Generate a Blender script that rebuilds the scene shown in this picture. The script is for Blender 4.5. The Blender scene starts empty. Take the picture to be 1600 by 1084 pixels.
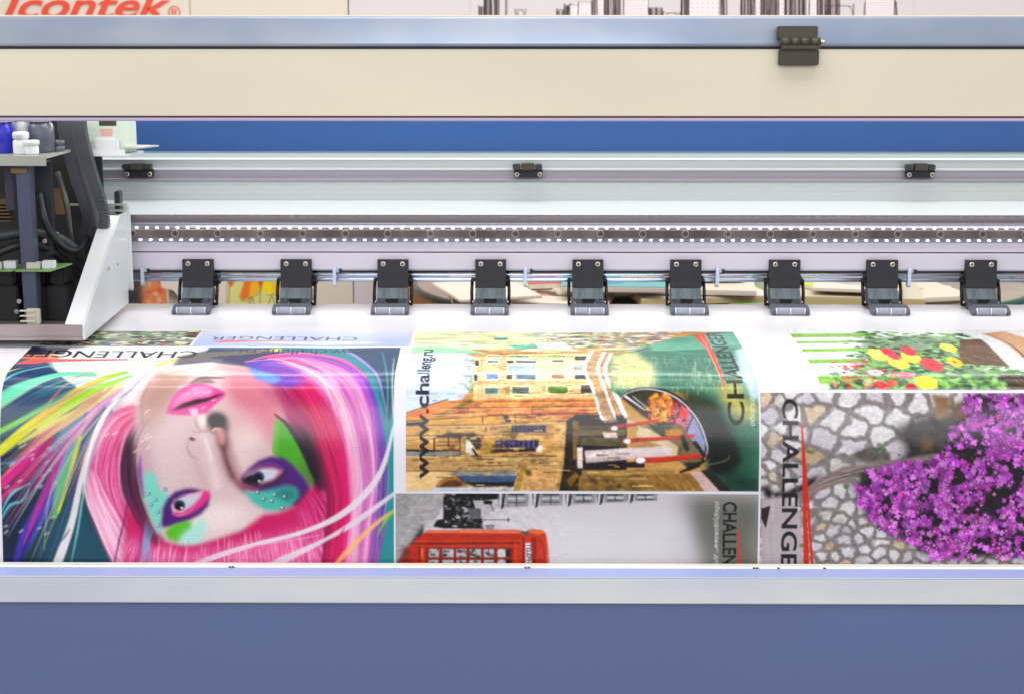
import bpy, bmesh, math, random
import numpy as np
from mathutils import Vector, Matrix, Euler

random.seed(7)
S = bpy.context.scene
COL = S.collection
R = math.radians

# ------------------------------------------------------------------ camera
FPX = 2600.0; PITCH = R(12.0); YAW = R(0.4); CH = 0.4448; CYP = -2.334
SHX = (13 + FPX * math.tan(YAW)) / 1600.0
cam_d = bpy.data.cameras.new('camera'); cam = bpy.data.objects.new('camera', cam_d); COL.objects.link(cam)
cam.location = (0, CYP, CH)
cam.rotation_euler = (math.pi / 2 - PITCH, 0, YAW)
cam_d.sensor_width = 36.0; cam_d.lens = FPX / 1600 * 36.0; cam_d.shift_x = SHX
cam_d.clip_start = 0.05; cam_d.clip_end = 100
cam_d.dof.use_dof = True; cam_d.dof.focus_distance = 2.10; cam_d.dof.aperture_fstop = 12.0
S.camera = cam

# ------------------------------------------------------------------ world, exhibition hall lamp and added fill lights
W = bpy.data.worlds.new('World'); S.world = W; W.use_nodes = True
bg = W.node_tree.nodes['Background']; bg.inputs[0].default_value = (0.90, 0.93, 1.0, 1); bg.inputs[1].default_value = 0.55
S.view_settings.view_transform = 'Standard'; S.view_settings.look = 'None'
S.view_settings.exposure = 0.0; S.view_settings.gamma = 1.0; S.view_settings.use_curve_mapping = False

def area(name, loc, rot, sx, sy, power, col=(1, 1, 1)):
    d = bpy.data.lights.new(name, 'AREA'); d.shape = 'RECTANGLE'; d.size = sx; d.size_y = sy
    d.energy = power; d.color = col
    o = bpy.data.objects.new(name, d); COL.objects.link(o); o.location = loc; o.rotation_euler = rot
    return o
area('hall_and_fill_lamp', (0.0, -1.2, 2.6), (R(-14), 0, 0), 3.6, 1.0, 56, (0.98, 0.98, 1.0))
area('hall_and_fill_lamp', (0.0, -4.2, 1.5), (R(76), 0, 0), 4.6, 1.6, 72, (0.99, 0.985, 1.0))  # added front fill behind the camera, brightens the upright faces
area('hall_and_fill_lamp', (0.2, 0.35, 2.7), (R(34), 0, 0), 5.0, 0.8, 42, (1.0, 0.98, 0.97))  # added wash that brightens the back wall
area('hall_and_fill_lamp', (0.1, 0.5, 0.72), (R(66), 0, 0), 3.6, 0.2, 17, (1.0, 0.97, 0.94))  # invented low light behind the printer, lifts the wall in the slot
area('added_hood_light', (0.0, -0.205, 0.372), (R(24), 0, 0), 2.0, 0.06, 2.15, (0.97, 0.98, 1.0))  # added unseen strip under the hood, brightens beam and flat sheet
area('added_hood_light', (0.0, 0.10, 0.36), (R(-72), 0, 0), 2.0, 0.055, 3.1, (0.97, 0.98, 1.0))  # added unseen strip that makes the gloss streak on the curved sheet

# ------------------------------------------------------------------ helpers
CM = cam.rotation_euler.to_matrix()
def ray(px, py):
    x = (px - 800 + SHX * 1600) / FPX; y = (542 - py) / FPX
    return CM @ Vector((x, y, -1.0))
def on_y(px, py, Y):                     # point of the vertical plane Y seen at that spot
    d = ray(px, py); t = (Y - CYP) / d.y
    return Vector((d.x * t, Y, CH + d.z * t))
def on_z(px, py, Z):
    d = ray(px, py); t = (Z - CH) / d.z
    return Vector((d.x * t, CYP + d.y * t, Z))
def zr(py, Y): return on_y(787, py, Y).z  # height of a row at depth Y

def lin(c):
    a = np.asarray(c, dtype=np.float64) / 255.0
    return np.where(a <= 0.04045, a / 12.92, ((a + 0.055) / 1.055) ** 2.4)
def linc(c): return tuple(float(v) for v in lin(c)) + (1.0,)

MATS = {}
def mat(name, col, rough=0.5, metal=0.0, spec=0.5, var=0.0, vscale=(3, 3, 3), bump=0.0, bscale=(400, 400, 400),
        emit=0.0, trans=0.0, coat=0.0, col2=None, wear=0.0):
    if name in MATS: return MATS[name]
    m = bpy.data.materials.new(name); m.use_nodes = True; nt = m.node_tree; N = nt.nodes; L = nt.links
    b = N['Principled BSDF']
    c = linc(col)
    b.inputs['Base Color'].default_value = c
    b.inputs['Roughness'].default_value = rough; b.inputs['Metallic'].default_value = metal
    b.inputs['Specular IOR Level'].default_value = spec
    if coat: b.inputs['Coat Weight'].default_value = coat; b.inputs['Coat Roughness'].default_value = 0.12
    if trans: b.inputs['Transmission Weight'].default_value = trans
    if emit:
        b.inputs['Emission Color'].default_value = c; b.inputs['Emission Strength'].default_value = emit
    tc = N.new('ShaderNodeTexCoord')
    if var or col2:
        mp = N.new('ShaderNodeMapping'); mp.inputs['Scale'].default_value = vscale
        n = N.new('ShaderNodeTexNoise'); n.inputs['Scale'].default_value = 1.0; n.inputs['Detail'].default_value = 6
        L.new(tc.outputs['Object'], mp.inputs[0]); L.new(mp.outputs[0], n.inputs[0])
        r = N.new('ShaderNodeMapRange'); r.inputs[1].default_value = 0.3; r.inputs[2].default_value = 0.7
        L.new(n.outputs[0], r.inputs[0])
        mx = N.new('ShaderNodeMix'); mx.data_type = 'RGBA'
        L.new(r.outputs[0], mx.inputs[0])
        mx.inputs[6].default_value = tuple(max(0, v * (1 - var)) for v in c[:3]) + (1,)
        mx.inputs[7].default_value = linc(col2) if col2 else tuple(min(1, v * (1 + var)) for v in c[:3]) + (1,)
        L.new(mx.outputs[2], b.inputs['Base Color'])
        rr = N.new('ShaderNodeMapRange'); rr.inputs[3].default_value = max(0.02, rough * 0.85); rr.inputs[4].default_value = min(1, rough * 1.18)
        L.new(n.outputs[0], rr.inputs[0]); L.new(rr.outputs[0], b.inputs['Roughness'])
    if bump:
        mp2 = N.new('ShaderNodeMapping'); mp2.inputs['Scale'].default_value = bscale
        n2 = N.new('ShaderNodeTexNoise'); n2.inputs['Scale'].default_value = 1.0; n2.inputs['Detail'].default_value = 3
        bp = N.new('ShaderNodeBump'); bp.inputs['Strength'].default_value = bump; bp.inputs['Distance'].default_value = 0.001
        L.new(tc.outputs['Object'], mp2.inputs[0]); L.new(mp2.outputs[0], n2.inputs[0])
        L.new(n2.outputs[0], bp.inputs['Height']); L.new(bp.outputs[0], b.inputs['Normal'])
    MATS[name] = m
    return m

class MB:
    """collects shapes, builds ONE mesh object"""
    def __init__(s): s.v = []; s.f = []; s.mi = []; s.sm = []
    def add(s, vs, fs, mi=0, smooth=False):
        o = len(s.v); s.v += [tuple(v) for v in vs]
        for f in fs: s.f.append([i + o for i in f]); s.mi.append(mi); s.sm.append(smooth)
    def box(s, x0, x1, y0, y1, z0, z1, mi=0, bev=0.0):
        if bev <= 0:
            vs = [(x, y, z) for z in (z0, z1) for y in (y0, y1) for x in (x0, x1)]
            s.add(vs, [(0, 2, 3, 1), (4, 5, 7, 6), (0, 1, 5, 4), (2, 6, 7, 3), (0, 4, 6, 2), (1, 3, 7, 5)], mi); return s
        b = bmesh.new(); bmesh.ops.create_cube(b, size=1)
        bmesh.ops.scale(b, vec=(x1 - x0, y1 - y0, z1 - z0), verts=b.verts)
        bmesh.ops.translate(b, vec=((x0 + x1) / 2, (y0 + y1) / 2, (z0 + z1) / 2), verts=b.verts)
        bmesh.ops.bevel(b, geom=b.edges[:], offset=bev, segments=2, affect='EDGES', clamp_overlap=True)
        b.verts.ensure_lookup_table()
        s.add([v.co[:] for v in b.verts], [[v.index for v in f.verts] for f in b.faces], mi); b.free(); return s
    def prism_x(s, prof, x0, x1, mi=0, smooth=False, caps=True):        # closed (y,z) outline along x
        n = len(prof)
        vs = [(x0, y, z) for y, z in prof] + [(x1, y, z) for y, z in prof]
        fs = [(i, (i + 1) % n, n + (i + 1) % n, n + i) for i in range(n)]
        s.add(vs, fs, mi, smooth)
        if caps: s.add(vs, [list(range(n))[::-1], list(range(n, 2 * n))], mi)
        return s
    def prism_y(s, prof, y0, y1, mi=0):                                  # closed (x,z) outline along y
        n = len(prof)
        vs = [(x, y0, z) for x, z in prof] + [(x, y1, z) for x, z in prof]
        fs = [(i, (i + 1) % n, n + (i + 1) % n, n + i) for i in range(n)] + [list(range(n))[::-1], list(range(n, 2 * n))]
        s.add(vs, fs, mi); return s
    def prism_z(s, prof, z0, z1, mi=0):
        n = len(prof)
        vs = [(x, y, z0) for x, y in prof] + [(x, y, z1) for x, y in prof]
        fs = [(i, (i + 1) % n, n + (i + 1) % n, n + i) for i in range(n)] + [list(range(n))[::-1], list(range(n, 2 * n))]
        s.add(vs, fs, mi); return s
    def tube(s, pts, r, seg=12, mi=0, caps=True):
        pts = [Vector(p) for p in pts]; rs = r if isinstance(r, (list, tuple)) else [r] * len(pts)
        vs = []; fs = []
        up = None
        for i, p in enumerate(pts):
            d = (pts[min(i + 1, len(pts) - 1)] - pts[max(i - 1, 0)]).normalized()
            if up is None: up = d.orthogonal().normalized()
            a = (up - d * up.dot(d)).normalized(); up = a; b = d.cross(a)
            for k in range(seg):
                t = 2 * math.pi * k / seg
                vs.append(p + (a * math.cos(t) + b * math.sin(t)) * rs[i])
        for i in range(len(pts) - 1):
            for k in range(seg):
                fs.append((i * seg + k, i * seg + (k + 1) % seg, (i + 1) * seg + (k + 1) % seg, (i + 1) * seg + k))
        s.add(vs, fs, mi, True)
        if caps:
            n = len(vs)
            s.add(vs, [list(range(seg))[::-1], list(range(n - seg, n))], mi)
        return s
    def lathe(s, c, prof, seg=24, mi=0, axis='z'):                       # prof: (r, h) from bottom to top
        pts = []
        for r, h in prof:
            for k in range(seg):
                t = 2 * math.pi * k / seg
                if axis == 'z': pts.append((c[0] + r * math.cos(t), c[1] + r * math.sin(t), c[2] + h))
                elif axis == 'y': pts.append((c[0] + r * math.cos(t), c[1] - h, c[2] + r * math.sin(t)))
                else: pts.append((c[0] + h, c[1] + r * math.cos(t), c[2] + r * math.sin(t)))
        fs = []
        for i in range(len(prof) - 1):
            for k in range(seg):
                fs.append((i * seg + k, i * seg + (k + 1) % seg, (i + 1) * seg + (k + 1) % seg, (i + 1) * seg + k))
        s.add(pts, fs, mi, True)
        n = len(pts); s.add(pts, [list(range(seg))[::-1], list(range(n - seg, n))], mi)
        return s
    def build(s, name, mats, parent=None, origin=None):
        me = bpy.data.meshes.new(name); me.from_pydata(s.v, [], s.f)
        for m in (mats if isinstance(mats, (list, tuple)) else [mats]): me.materials.append(m)
        me.polygons.foreach_set('material_index', s.mi); me.polygons.foreach_set('use_smooth', s.sm)
        b = bmesh.new(); b.from_mesh(me); bmesh.ops.remove_doubles(b, verts=b.verts, dist=1e-6)
        bmesh.ops.recalc_face_normals(b, faces=b.faces); b.to_mesh(me); b.free()
        o = bpy.data.objects.new(name, me); COL.objects.link(o)
        if parent: o.parent = parent
        return o

def tag(o, label=None, cat=None, group=None, kind=None):
    if label: o['label'] = label
    if cat: o['category'] = cat
    if group: o['group'] = group
    if kind: o['kind'] = kind
    return o
def empty(name, loc, label, cat, group=None):
    o = bpy.data.objects.new(name, None); COL.objects.link(o); o.location = loc
    o.empty_display_size = 0.05
    return tag(o, label, cat, group)
def copy_tree(o, parent=None, loc=None):
    c = o.copy(); COL.objects.link(c)
    if parent: c.parent = parent
    if loc is not None: c.location = loc
    for ch in list(o.children): copy_tree(ch, c)
    return c
def round_prof(pts, r, seg=4):
    """round the corners of a closed outline"""
    out = []; n = len(pts)
    rs = r if isinstance(r, (list, tuple)) else [r] * n
    for i in range(n):
        p = Vector(pts[i]); a = Vector(pts[i - 1]); b = Vector(pts[(i + 1) % n]); q = rs[i]
        q = min(q, (a - p).length * .49, (b - p).length * .49)
        if q <= 1e-6: out.append(tuple(p)); continue
        s0 = p + (a - p).normalized() * q; s1 = p + (b - p).normalized() * q
        for k in range(seg + 1):
            t = k / seg
            out.append(tuple(s0 * (1 - t) ** 2 + p * 2 * t * (1 - t) + s1 * t * t))
    return out

# ------------------------------------------------------------------ paint kit: pictures printed in ink, painted in code on a sheet of dots
def spline(pts, n=8):
    P = [np.array(p, float) for p in pts]
    if len(P) < 3: return np.array(P)
    out = []
    Q = [2 * P[0] - P[1]] + P + [2 * P[-1] - P[-2]]
    for i in range(1, len(Q) - 2):
        for k in range(n):
            t = k / n
            out.append(0.5 * (2 * Q[i] + (Q[i + 1] - Q[i - 1]) * t + (2 * Q[i - 1] - 5 * Q[i] + 4 * Q[i + 1] - Q[i + 2]) * t * t
                              + (3 * Q[i] - Q[i - 1] - 3 * Q[i + 1] + Q[i + 2]) * t ** 3))
    out.append(P[-1])
    return np.array(out)
def boxblur(a, r):
    r = int(round(r))
    if r < 1: return a
    for _ in range(2):
        for ax in (0, 1):
            pad = [(0, 0)] * a.ndim; pad[ax] = (r + 1, r)
            c = np.cumsum(np.pad(a, pad, mode='edge'), axis=ax)
            n = a.shape[ax]
            hi = np.take(c, range(2 * r + 1, 2 * r + 1 + n), axis=ax); lo = np.take(c, range(0, n), axis=ax)
            a = (hi - lo) / (2 * r + 1)
    return a
def vnoise(h, w, sy, sx, seed=0, octaves=3):
    rg = np.random.RandomState(seed); out = np.zeros((h, w)); amp = 1; tot = 0
    for o in range(octaves):
        gy = max(2, int(h / sy) + 2); gx = max(2, int(w / sx) + 2)
        g = rg.rand(gy + 1, gx + 1)
        y = np.linspace(0, gy - 1.001, h); x = np.linspace(0, gx - 1.001, w)
        yi = y.astype(int); xi = x.astype(int); fy = (y - yi)[:, None]; fx = (x - xi)[None, :]
        fy = fy * fy * (3 - 2 * fy); fx = fx * fx * (3 - 2 * fx)
        v = g[np.ix_(yi, xi)] * (1 - fy) * (1 - fx) + g[np.ix_(yi + 1, xi)] * fy * (1 - fx) + g[np.ix_(yi, xi + 1)] * (1 - fy) * fx + g[np.ix_(yi + 1, xi + 1)] * fy * fx
        out += v * amp; tot += amp; amp *= .5; sy = max(1, sy / 2); sx = max(1, sx / 2)
    return out / tot
class Canvas:
    def __init__(s, w, h, base, T):
        s.w, s.h, s.T = w, h, T
        s.a = np.zeros((h, w, 3)); s.a[:] = lin(base); s.clip = None
    def pt(s, pts): return np.array([s.T(x, y) for x, y in pts], float)
    def _blend(s, x0, y0, m, col, alpha):
        h, w = m.shape
        X0, Y0 = max(0, x0), max(0, y0); X1, Y1 = min(s.w, x0 + w), min(s.h, y0 + h)
        if s.clip:
            X0, Y0, X1, Y1 = max(X0, s.clip[0]), max(Y0, s.clip[1]), min(X1, s.clip[2]), min(Y1, s.clip[3])
        if X1 <= X0 or Y1 <= Y0: return
        m = np.clip(m[Y0 - y0:Y1 - y0, X0 - x0:X1 - x0] * alpha, 0, 1)[..., None]
        c = col
        if isinstance(c, np.ndarray) and c.ndim == 3: c = c[Y0 - y0:Y1 - y0, X0 - x0:X1 - x0]
        d = s.a[Y0:Y1, X0:X1]; s.a[Y0:Y1, X0:X1] = d * (1 - m) + c * m
    def poly(s, pts, col, alpha=1.0, blur=0, smooth=False, raw=False, noise=0, col2=None, gdir=None, nscale=(6, 6)):
        P = np.array(pts, float) if raw else s.pt(pts)
        if smooth: P = spline(list(P) + [P[0]], 6)
        pad = int(blur * 3 + 3)
        x0 = int(max(-40, P[:, 0].min()) - pad); y0 = int(max(-40, P[:, 1].min()) - pad)
        x1 = int(min(s.w + 40, P[:, 0].max()) + pad); y1 = int(min(s.h + 40, P[:, 1].max()) + pad)
        if x1 <= x0 or y1 <= y0: return
        ss = 2
        w = (x1 - x0) * ss; h = (y1 - y0) * ss
        gx = x0 + (np.arange(w) + .5) / ss; gy = y0 + (np.arange(h) + .5) / ss
        ins = np.zeros((h, w), bool)
        for i in range(len(P)):
            ax, ay = P[i]; bx, by = P[(i + 1) % len(P)]
            if ay == by: continue
            lo, hi = min(ay, by), max(ay, by)
            r0 = np.searchsorted(gy, lo); r1 = np.searchsorted(gy, hi)
            if r1 <= r0: continue
            xc = ax + (gy[r0:r1] - ay) * (bx - ax) / (by - ay)
            ins[r0:r1] ^= gx[None, :] < xc[:, None]
        m = ins.reshape(y1 - y0, ss, x1 - x0, ss).mean(axis=(1, 3))
        if blur: m = boxblur(m, blur)
        c = lin(col)
        if col2 is not None:
            d = np.array(gdir if gdir else (1, 0), float); d /= np.linalg.norm(d)
            yy, xx = np.mgrid[y0:y1, x0:x1]; t = xx * d[0] + yy * d[1]
            tp = P @ d; t = np.clip((t - tp.min()) / max(1e-6, tp.max() - tp.min()), 0, 1)[..., None]
            c = c * (1 - t) + lin(col2) * t
        if noise:
            nn = vnoise(y1 - y0, x1 - x0, nscale[1], nscale[0], seed=int(abs(P[0, 0] * 7 + P[0, 1])) % 9999)
            c = c * (1 + (nn[..., None] - .5) * 2 * noise) if isinstance(c, np.ndarray) and c.ndim == 3 else c[None, None, :] * (1 + (nn[..., None] - .5) * 2 * noise)
        s._blend(x0, y0, m, c, alpha)
    def stroke(s, pts, w, col, alpha=1.0, soft=1.0, n=8, raw=False):
        """w: width or list along the path; col: colour or list of colours along the path"""
        P = spline(list(np.array(pts, float) if raw else s.pt(pts)), n)
        N = len(P)
        ws = np.interp(np.linspace(0, 1, N), np.linspace(0, 1, len(w)), w) if isinstance(w, (list, tuple)) else np.full(N, float(w))
        multi = isinstance(col, list)
        if multi:
            C = np.array([lin(c) for c in col]); tt = np.linspace(0, 1, N)
            cs = np.stack([np.interp(tt, np.linspace(0, 1, len(col)), C[:, k]) for k in range(3)], 1)
        pad = ws.max() / 2 + soft + 2
        x0 = int(P[:, 0].min() - pad); y0 = int(P[:, 1].min() - pad); x1 = int(P[:, 0].max() + pad) + 1; y1 = int(P[:, 1].max() + pad) + 1
        if x1 < 0 or y1 < 0 or x0 > s.w or y0 > s.h: return
        m = np.zeros((y1 - y0, x1 - x0)); cc = np.zeros((y1 - y0, x1 - x0, 3)) if multi else lin(col)
        for i in range(N - 1):
            a, b = P[i], P[i + 1]; r = max(ws[i], ws[i + 1]) / 2 + soft + 1
            u0 = max(x0, int(min(a[0], b[0]) - r)); u1 = min(x1, int(max(a[0], b[0]) + r) + 1)
            v0 = max(y0, int(min(a[1], b[1]) - r)); v1 = min(y1, int(max(a[1], b[1]) + r) + 1)
            if u1 <= u0 or v1 <= v0: continue
            xx = np.arange(u0, u1)[None, :] + .5; yy = np.arange(v0, v1)[:, None] + .5
            d = b - a; L2 = max(1e-9, d @ d)
            t = np.clip(((xx - a[0]) * d[0] + (yy - a[1]) * d[1]) / L2, 0, 1)
            dist = np.hypot(xx - a[0] - t * d[0], yy - a[1] - t * d[1])
            wd = (ws[i] * (1 - t) + ws[i + 1] * t) / 2
            mm = np.clip((wd - dist) / soft + .5, 0, 1) * np.clip(wd * 2.5, 0, 1)
            sl = (slice(v0 - y0, v1 - y0), slice(u0 - x0, u1 - x0))
            if multi:
                up = mm > m[sl]; ct = cs[i] * (1 - t[..., None]) + cs[i + 1] * t[..., None]
                cc[sl] = np.where(up[..., None], ct, cc[sl])
            m[sl] = np.maximum(m[sl], mm)
        s._blend(x0, y0, m, cc, alpha)
    def dot(s, x, y, rx, ry, col, alpha=1.0, soft=1.0, rot=0, raw=False):
        cx, cy = (x, y) if raw else s.T(x, y)
        r = max(rx, ry) + soft + 1
        x0, y0, x1, y1 = int(cx - r), int(cy - r), int(cx + r) + 2, int(cy + r) + 2
        if x1 < 0 or y1 < 0 or x0 > s.w or y0 > s.h: return
        xx = np.arange(x0, x1)[None, :] + .5 - cx; yy = np.arange(y0, y1)[:, None] + .5 - cy
        c, q = math.cos(rot), math.sin(rot)
        u = (xx * c + yy * q) / rx; v = (-xx * q + yy * c) / ry
        d = (np.hypot(u, v) - 1) * min(rx, ry)
        s._blend(x0, y0, np.clip(.5 - d / soft, 0, 1), lin(col), alpha)
    def glow(s, x, y, rx, ry, col, alpha=1.0, rot=0):
        cx, cy = s.T(x, y); r = max(rx, ry) * 2.2
        x0, y0, x1, y1 = int(cx - r), int(cy - r), int(cx + r) + 2, int(cy + r) + 2
        xx = np.arange(x0, x1)[None, :] + .5 - cx; yy = np.arange(y0, y1)[:, None] + .5 - cy
        c, q = math.cos(rot), math.sin(rot)
        u = (xx * c + yy * q) / rx; v = (-xx * q + yy * c) / ry
        s._blend(x0, y0, np.exp(-(u * u + v * v)), lin(col), alpha)
    def text(s, body, p0, p1, height, col, alpha=1.0, shear=0.0, bold=0.0, stretch=None, raw=False):
        """baseline from p0 to p1 (fits the length), cap height 'height' in dots"""
        tris = glyphs(body, shear, bold)
        a, b = (np.array(p0, float), np.array(p1, float)) if raw else (np.array(s.T(*p0)), np.array(s.T(*p1)))
        d = b - a; L = np.linalg.norm(d); d /= L; up = np.array([d[1], -d[0]])
        sx = L / GL[body, shear, bold]; sy = height / 0.70
        T = np.array([[a + d * (v[0] * sx) + up * (v[1] * sy) for v in t] for t in tris])
        x0, y0 = (T.min(axis=(0, 1)) - 1).astype(int); x1, y1 = (T.max(axis=(0, 1)) + 2).astype(int); ss = 4
        M = np.zeros(((y1 - y0) * ss, (x1 - x0) * ss), bool)
        for q in T:
            u0, v0 = ((q.min(0) - (x0, y0)) * ss).astype(int); u1, v1 = ((q.max(0) - (x0, y0)) * ss).astype(int) + 2
            xx = x0 + (np.arange(u0, u1) + .5)[None, :] / ss; yy = y0 + (np.arange(v0, v1) + .5)[:, None] / ss
            def e(a, b): return (b[0] - a[0]) * (yy - a[1]) - (b[1] - a[1]) * (xx - a[0])
            e0, e1, e2 = e(q[0], q[1]), e(q[1], q[2]), e(q[2], q[0])
            ins = ((e0 >= 0) & (e1 >= 0) & (e2 >= 0)) | ((e0 <= 0) & (e1 <= 0) & (e2 <= 0))
            sub = M[v0:v1, u0:u1]; sub |= ins[:sub.shape[0], :sub.shape[1]]
        s._blend(x0, y0, M.reshape(y1 - y0, ss, x1 - x0, ss).mean(axis=(1, 3)), lin(col), alpha)
GC = {}; GL = {}
def text_mesh(body, shear=0.0, bold=0.0, extrude=0.0):
    c = bpy.data.curves.new('lettering', 'FONT'); c.body = body; c.size = 1; c.shear = shear; c.offset = bold; c.resolution_u = 4
    c.extrude = extrude
    o = bpy.data.objects.new('lettering', c); COL.objects.link(o); bpy.context.view_layer.update()
    dg = bpy.context.evaluated_depsgraph_get(); me = bpy.data.meshes.new_from_object(o.evaluated_get(dg))
    bpy.data.objects.remove(o); bpy.data.curves.remove(c)
    return me
def glyphs(body, shear, bold):
    k = (body, shear, bold)
    if k not in GC:
        me = text_mesh(body, shear, bold); me.calc_loop_triangles()
        v = [(p.co.x, p.co.y) for p in me.vertices]; mn = min(p[0] for p in v); mx = max(p[0] for p in v)
        GC[k] = [[(v[i][0] - mn, v[i][1]) for i in t.vertices] for t in me.loop_triangles]; GL[k] = mx - mn
        bpy.data.meshes.remove(me)
    return GC[k]

def colour_grid(name, pos, cols, material, parent=None):
    """pos (h,w,3) and cols (h,w,3) -> one mesh whose corners carry the ink colour"""
    h, w, _ = pos.shape
    me = bpy.data.meshes.new(name); me.vertices.add(h * w); me.vertices.foreach_set('co', pos.reshape(-1).astype(np.float32))
    i = np.arange(h * w).reshape(h, w)
    q = np.stack([i[:-1, :-1], i[1:, :-1], i[1:, 1:], i[:-1, 1:]], -1).reshape(-1, 4)
    n = len(q); me.loops.add(n * 4); me.loops.foreach_set('vertex_index', q.reshape(-1).astype(np.int32))
    me.polygons.add(n); me.polygons.foreach_set('loop_start', (np.arange(n) * 4).astype(np.int32))
    me.polygons.foreach_set('use_smooth', np.ones(n, bool))
    me.update(calc_edges=True)
    ca = me.color_attributes.new('ink', 'FLOAT_COLOR', 'POINT')
    c4 = np.concatenate([np.clip(cols, 0, 1), np.ones((h, w, 1))], -1)
    ca.data.foreach_set('color', c4.reshape(-1).astype(np.float32))
    me.materials.append(material)
    o = bpy.data.objects.new(name, me); COL.objects.link(o)
    if parent: o.parent = parent
    return o
def ink_mat(name, rough, weft=False, coat=0.0):
    m = bpy.data.materials.new(name); m.use_nodes = True; N = m.node_tree.nodes; L = m.node_tree.links; b = N['Principled BSDF']
    a = N.new('ShaderNodeAttribute'); a.attribute_name = 'ink'; L.new(a.outputs['Color'], b.inputs['Base Color'])
    b.inputs['Roughness'].default_value = rough; b.inputs['Specular IOR Level'].default_value = 0.5
    b.inputs['Coat Weight'].default_value = coat; b.inputs['Coat Roughness'].default_value = 0.15
    if weft:
        tc = N.new('ShaderNodeTexCoord'); mp = N.new('ShaderNodeMapping'); mp.inputs['Scale'].default_value = (8, 900, 900)
        n = N.new('ShaderNodeTexNoise'); n.inputs['Scale'].default_value = 1; bp = N.new('ShaderNodeBump')
        bp.inputs['Strength'].default_value = .12; bp.inputs['Distance'].default_value = .0006
        L.new(tc.outputs['Object'], mp.inputs[0]); L.new(mp.outputs[0], n.inputs[0]); L.new(n.outputs[0], bp.inputs['Height']); L.new(bp.outputs[0], b.inputs['Normal'])
    return m
# ------------------------------------------------------------------ materials of the place
M_beige = mat('cream_lid_paint', (230, 220, 194), .42, var=.045, vscale=(2.6, 4, 7), bump=.05)
M_bluebar = mat('satin_blue_grey_paint', (160, 176, 202), .3, metal=.3, var=.12, vscale=(4.2, 6, 10), bump=.03, col2=(196, 202, 208))  # paler blotches put soft highlights into the paint colour
M_edge = mat('dark_rubber_seam', (52, 38, 60), .5)
M_lip = mat('lavender_edge_trim', (196, 184, 214), .4)
M_blue = mat('royal_blue_panel', (58, 104, 176), .6, var=.05, vscale=(2, 6, 6), bump=.05)
M_alu = mat('brushed_aluminium', (198, 205, 207), .33, metal=.55, var=.06, vscale=(1.2, 60, 160), bump=.05, bscale=(3, 700, 700))
M_alu2 = mat('pale_anodised_aluminium', (206, 213, 214), .42, metal=.25, var=.035, vscale=(.8, 90, 260), bump=.06, bscale=(3, 900, 900))
M_aluw = mat('bright_polished_ledge', (198, 204, 208), .35, var=.01, vscale=(1, 9, 9))
M_groove = mat('grey_extrusion_groove', (160, 156, 168), .4, metal=.4, var=.08, vscale=(2, 80, 200), bump=.05, bscale=(3, 700, 700))
M_taupe = mat('shaded_taupe_profile', (158, 150, 150), .38, metal=.5, var=.10, vscale=(1.5, 40, 220), bump=.05, bscale=(3, 900, 900))  # shade of the upright face put into its taupe colour
M_lav = mat('lavender_white_profile', (202, 197, 209), .38, metal=.1, var=.02, vscale=(2, 9, 30), bump=.04, bscale=(200, 300, 900))
M_rail = mat('ground_steel_rail', (128, 114, 112), .18, metal=.8, var=.34, vscale=(26, 3, 5), bump=.02)  # dark base colour stands in for brownish reflections in the steel
M_dark = mat('dark_bore', (18, 16, 18), .5)
M_screw = mat('zinc_screw', (205, 200, 188), .25, metal=.9)
M_black = mat('black_anodised_metal', (28, 27, 36), .6, metal=.05, var=.3, vscale=(150, 60, 14), bump=.15, bscale=(900, 900, 900))
M_grey = mat('worn_grey_plastic', (88, 100, 108), .5, var=.32, vscale=(170, 60, 30), bump=.12, bscale=(800, 800, 800))
M_yoke = mat('dark_slate_plastic', (74, 82, 92), .45, var=.08, vscale=(50, 50, 50), bump=.05)
M_roll = mat('grey_rubber_roller', (150, 154, 168), .45, var=.10, vscale=(160, 160, 160), bump=.2, bscale=(900, 900, 900))
M_white = mat('white_plastic', (232, 232, 236), .4, var=.02)
M_rod = mat('polished_blue_steel_rod', (200, 214, 240), .24, metal=.75)
M_hook = mat('pale_coated_hook', (190, 204, 226), .3, metal=.3)
M_led = mat('lit_led', (244, 246, 255), .3, emit=6.0)
M_ledbase = mat('led_tape', (150, 152, 166), .18, metal=.4)
M_front = mat('slate_blue_front_panel', (108, 124, 170), .36, var=.05, vscale=(1.0, 2, 2), bump=.05, col2=(108, 112, 150))  # broad colour drift stands in for soft reflections on the panel
M_bevel = mat('pale_grey_bevel', (180, 184, 194), .36, metal=.15, var=.06, vscale=(5, 9, 22), bump=.04, col2=(192, 192, 190))
M_ledge = mat('periwinkle_ledge', (166, 178, 222), .34, var=.03, vscale=(3, 5, 5))
M_ruler = mat('ivory_ruler_edge', (240, 238, 222), .45)
M_tick = mat('printed_tick', (70, 66, 56), .6)
M_hinge = mat('olive_black_hinge', (76, 70, 54), .38, metal=.3, var=.06, vscale=(60, 60, 60))
M_brass = mat('brass_pin', (226, 200, 150), .25, metal=.9)

M_top = mat('grey_beam_top', (146, 158, 158), .45, metal=.3, var=.05, vscale=(1, 40, 40))
XL, XR = -1.02, 1.05
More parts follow.
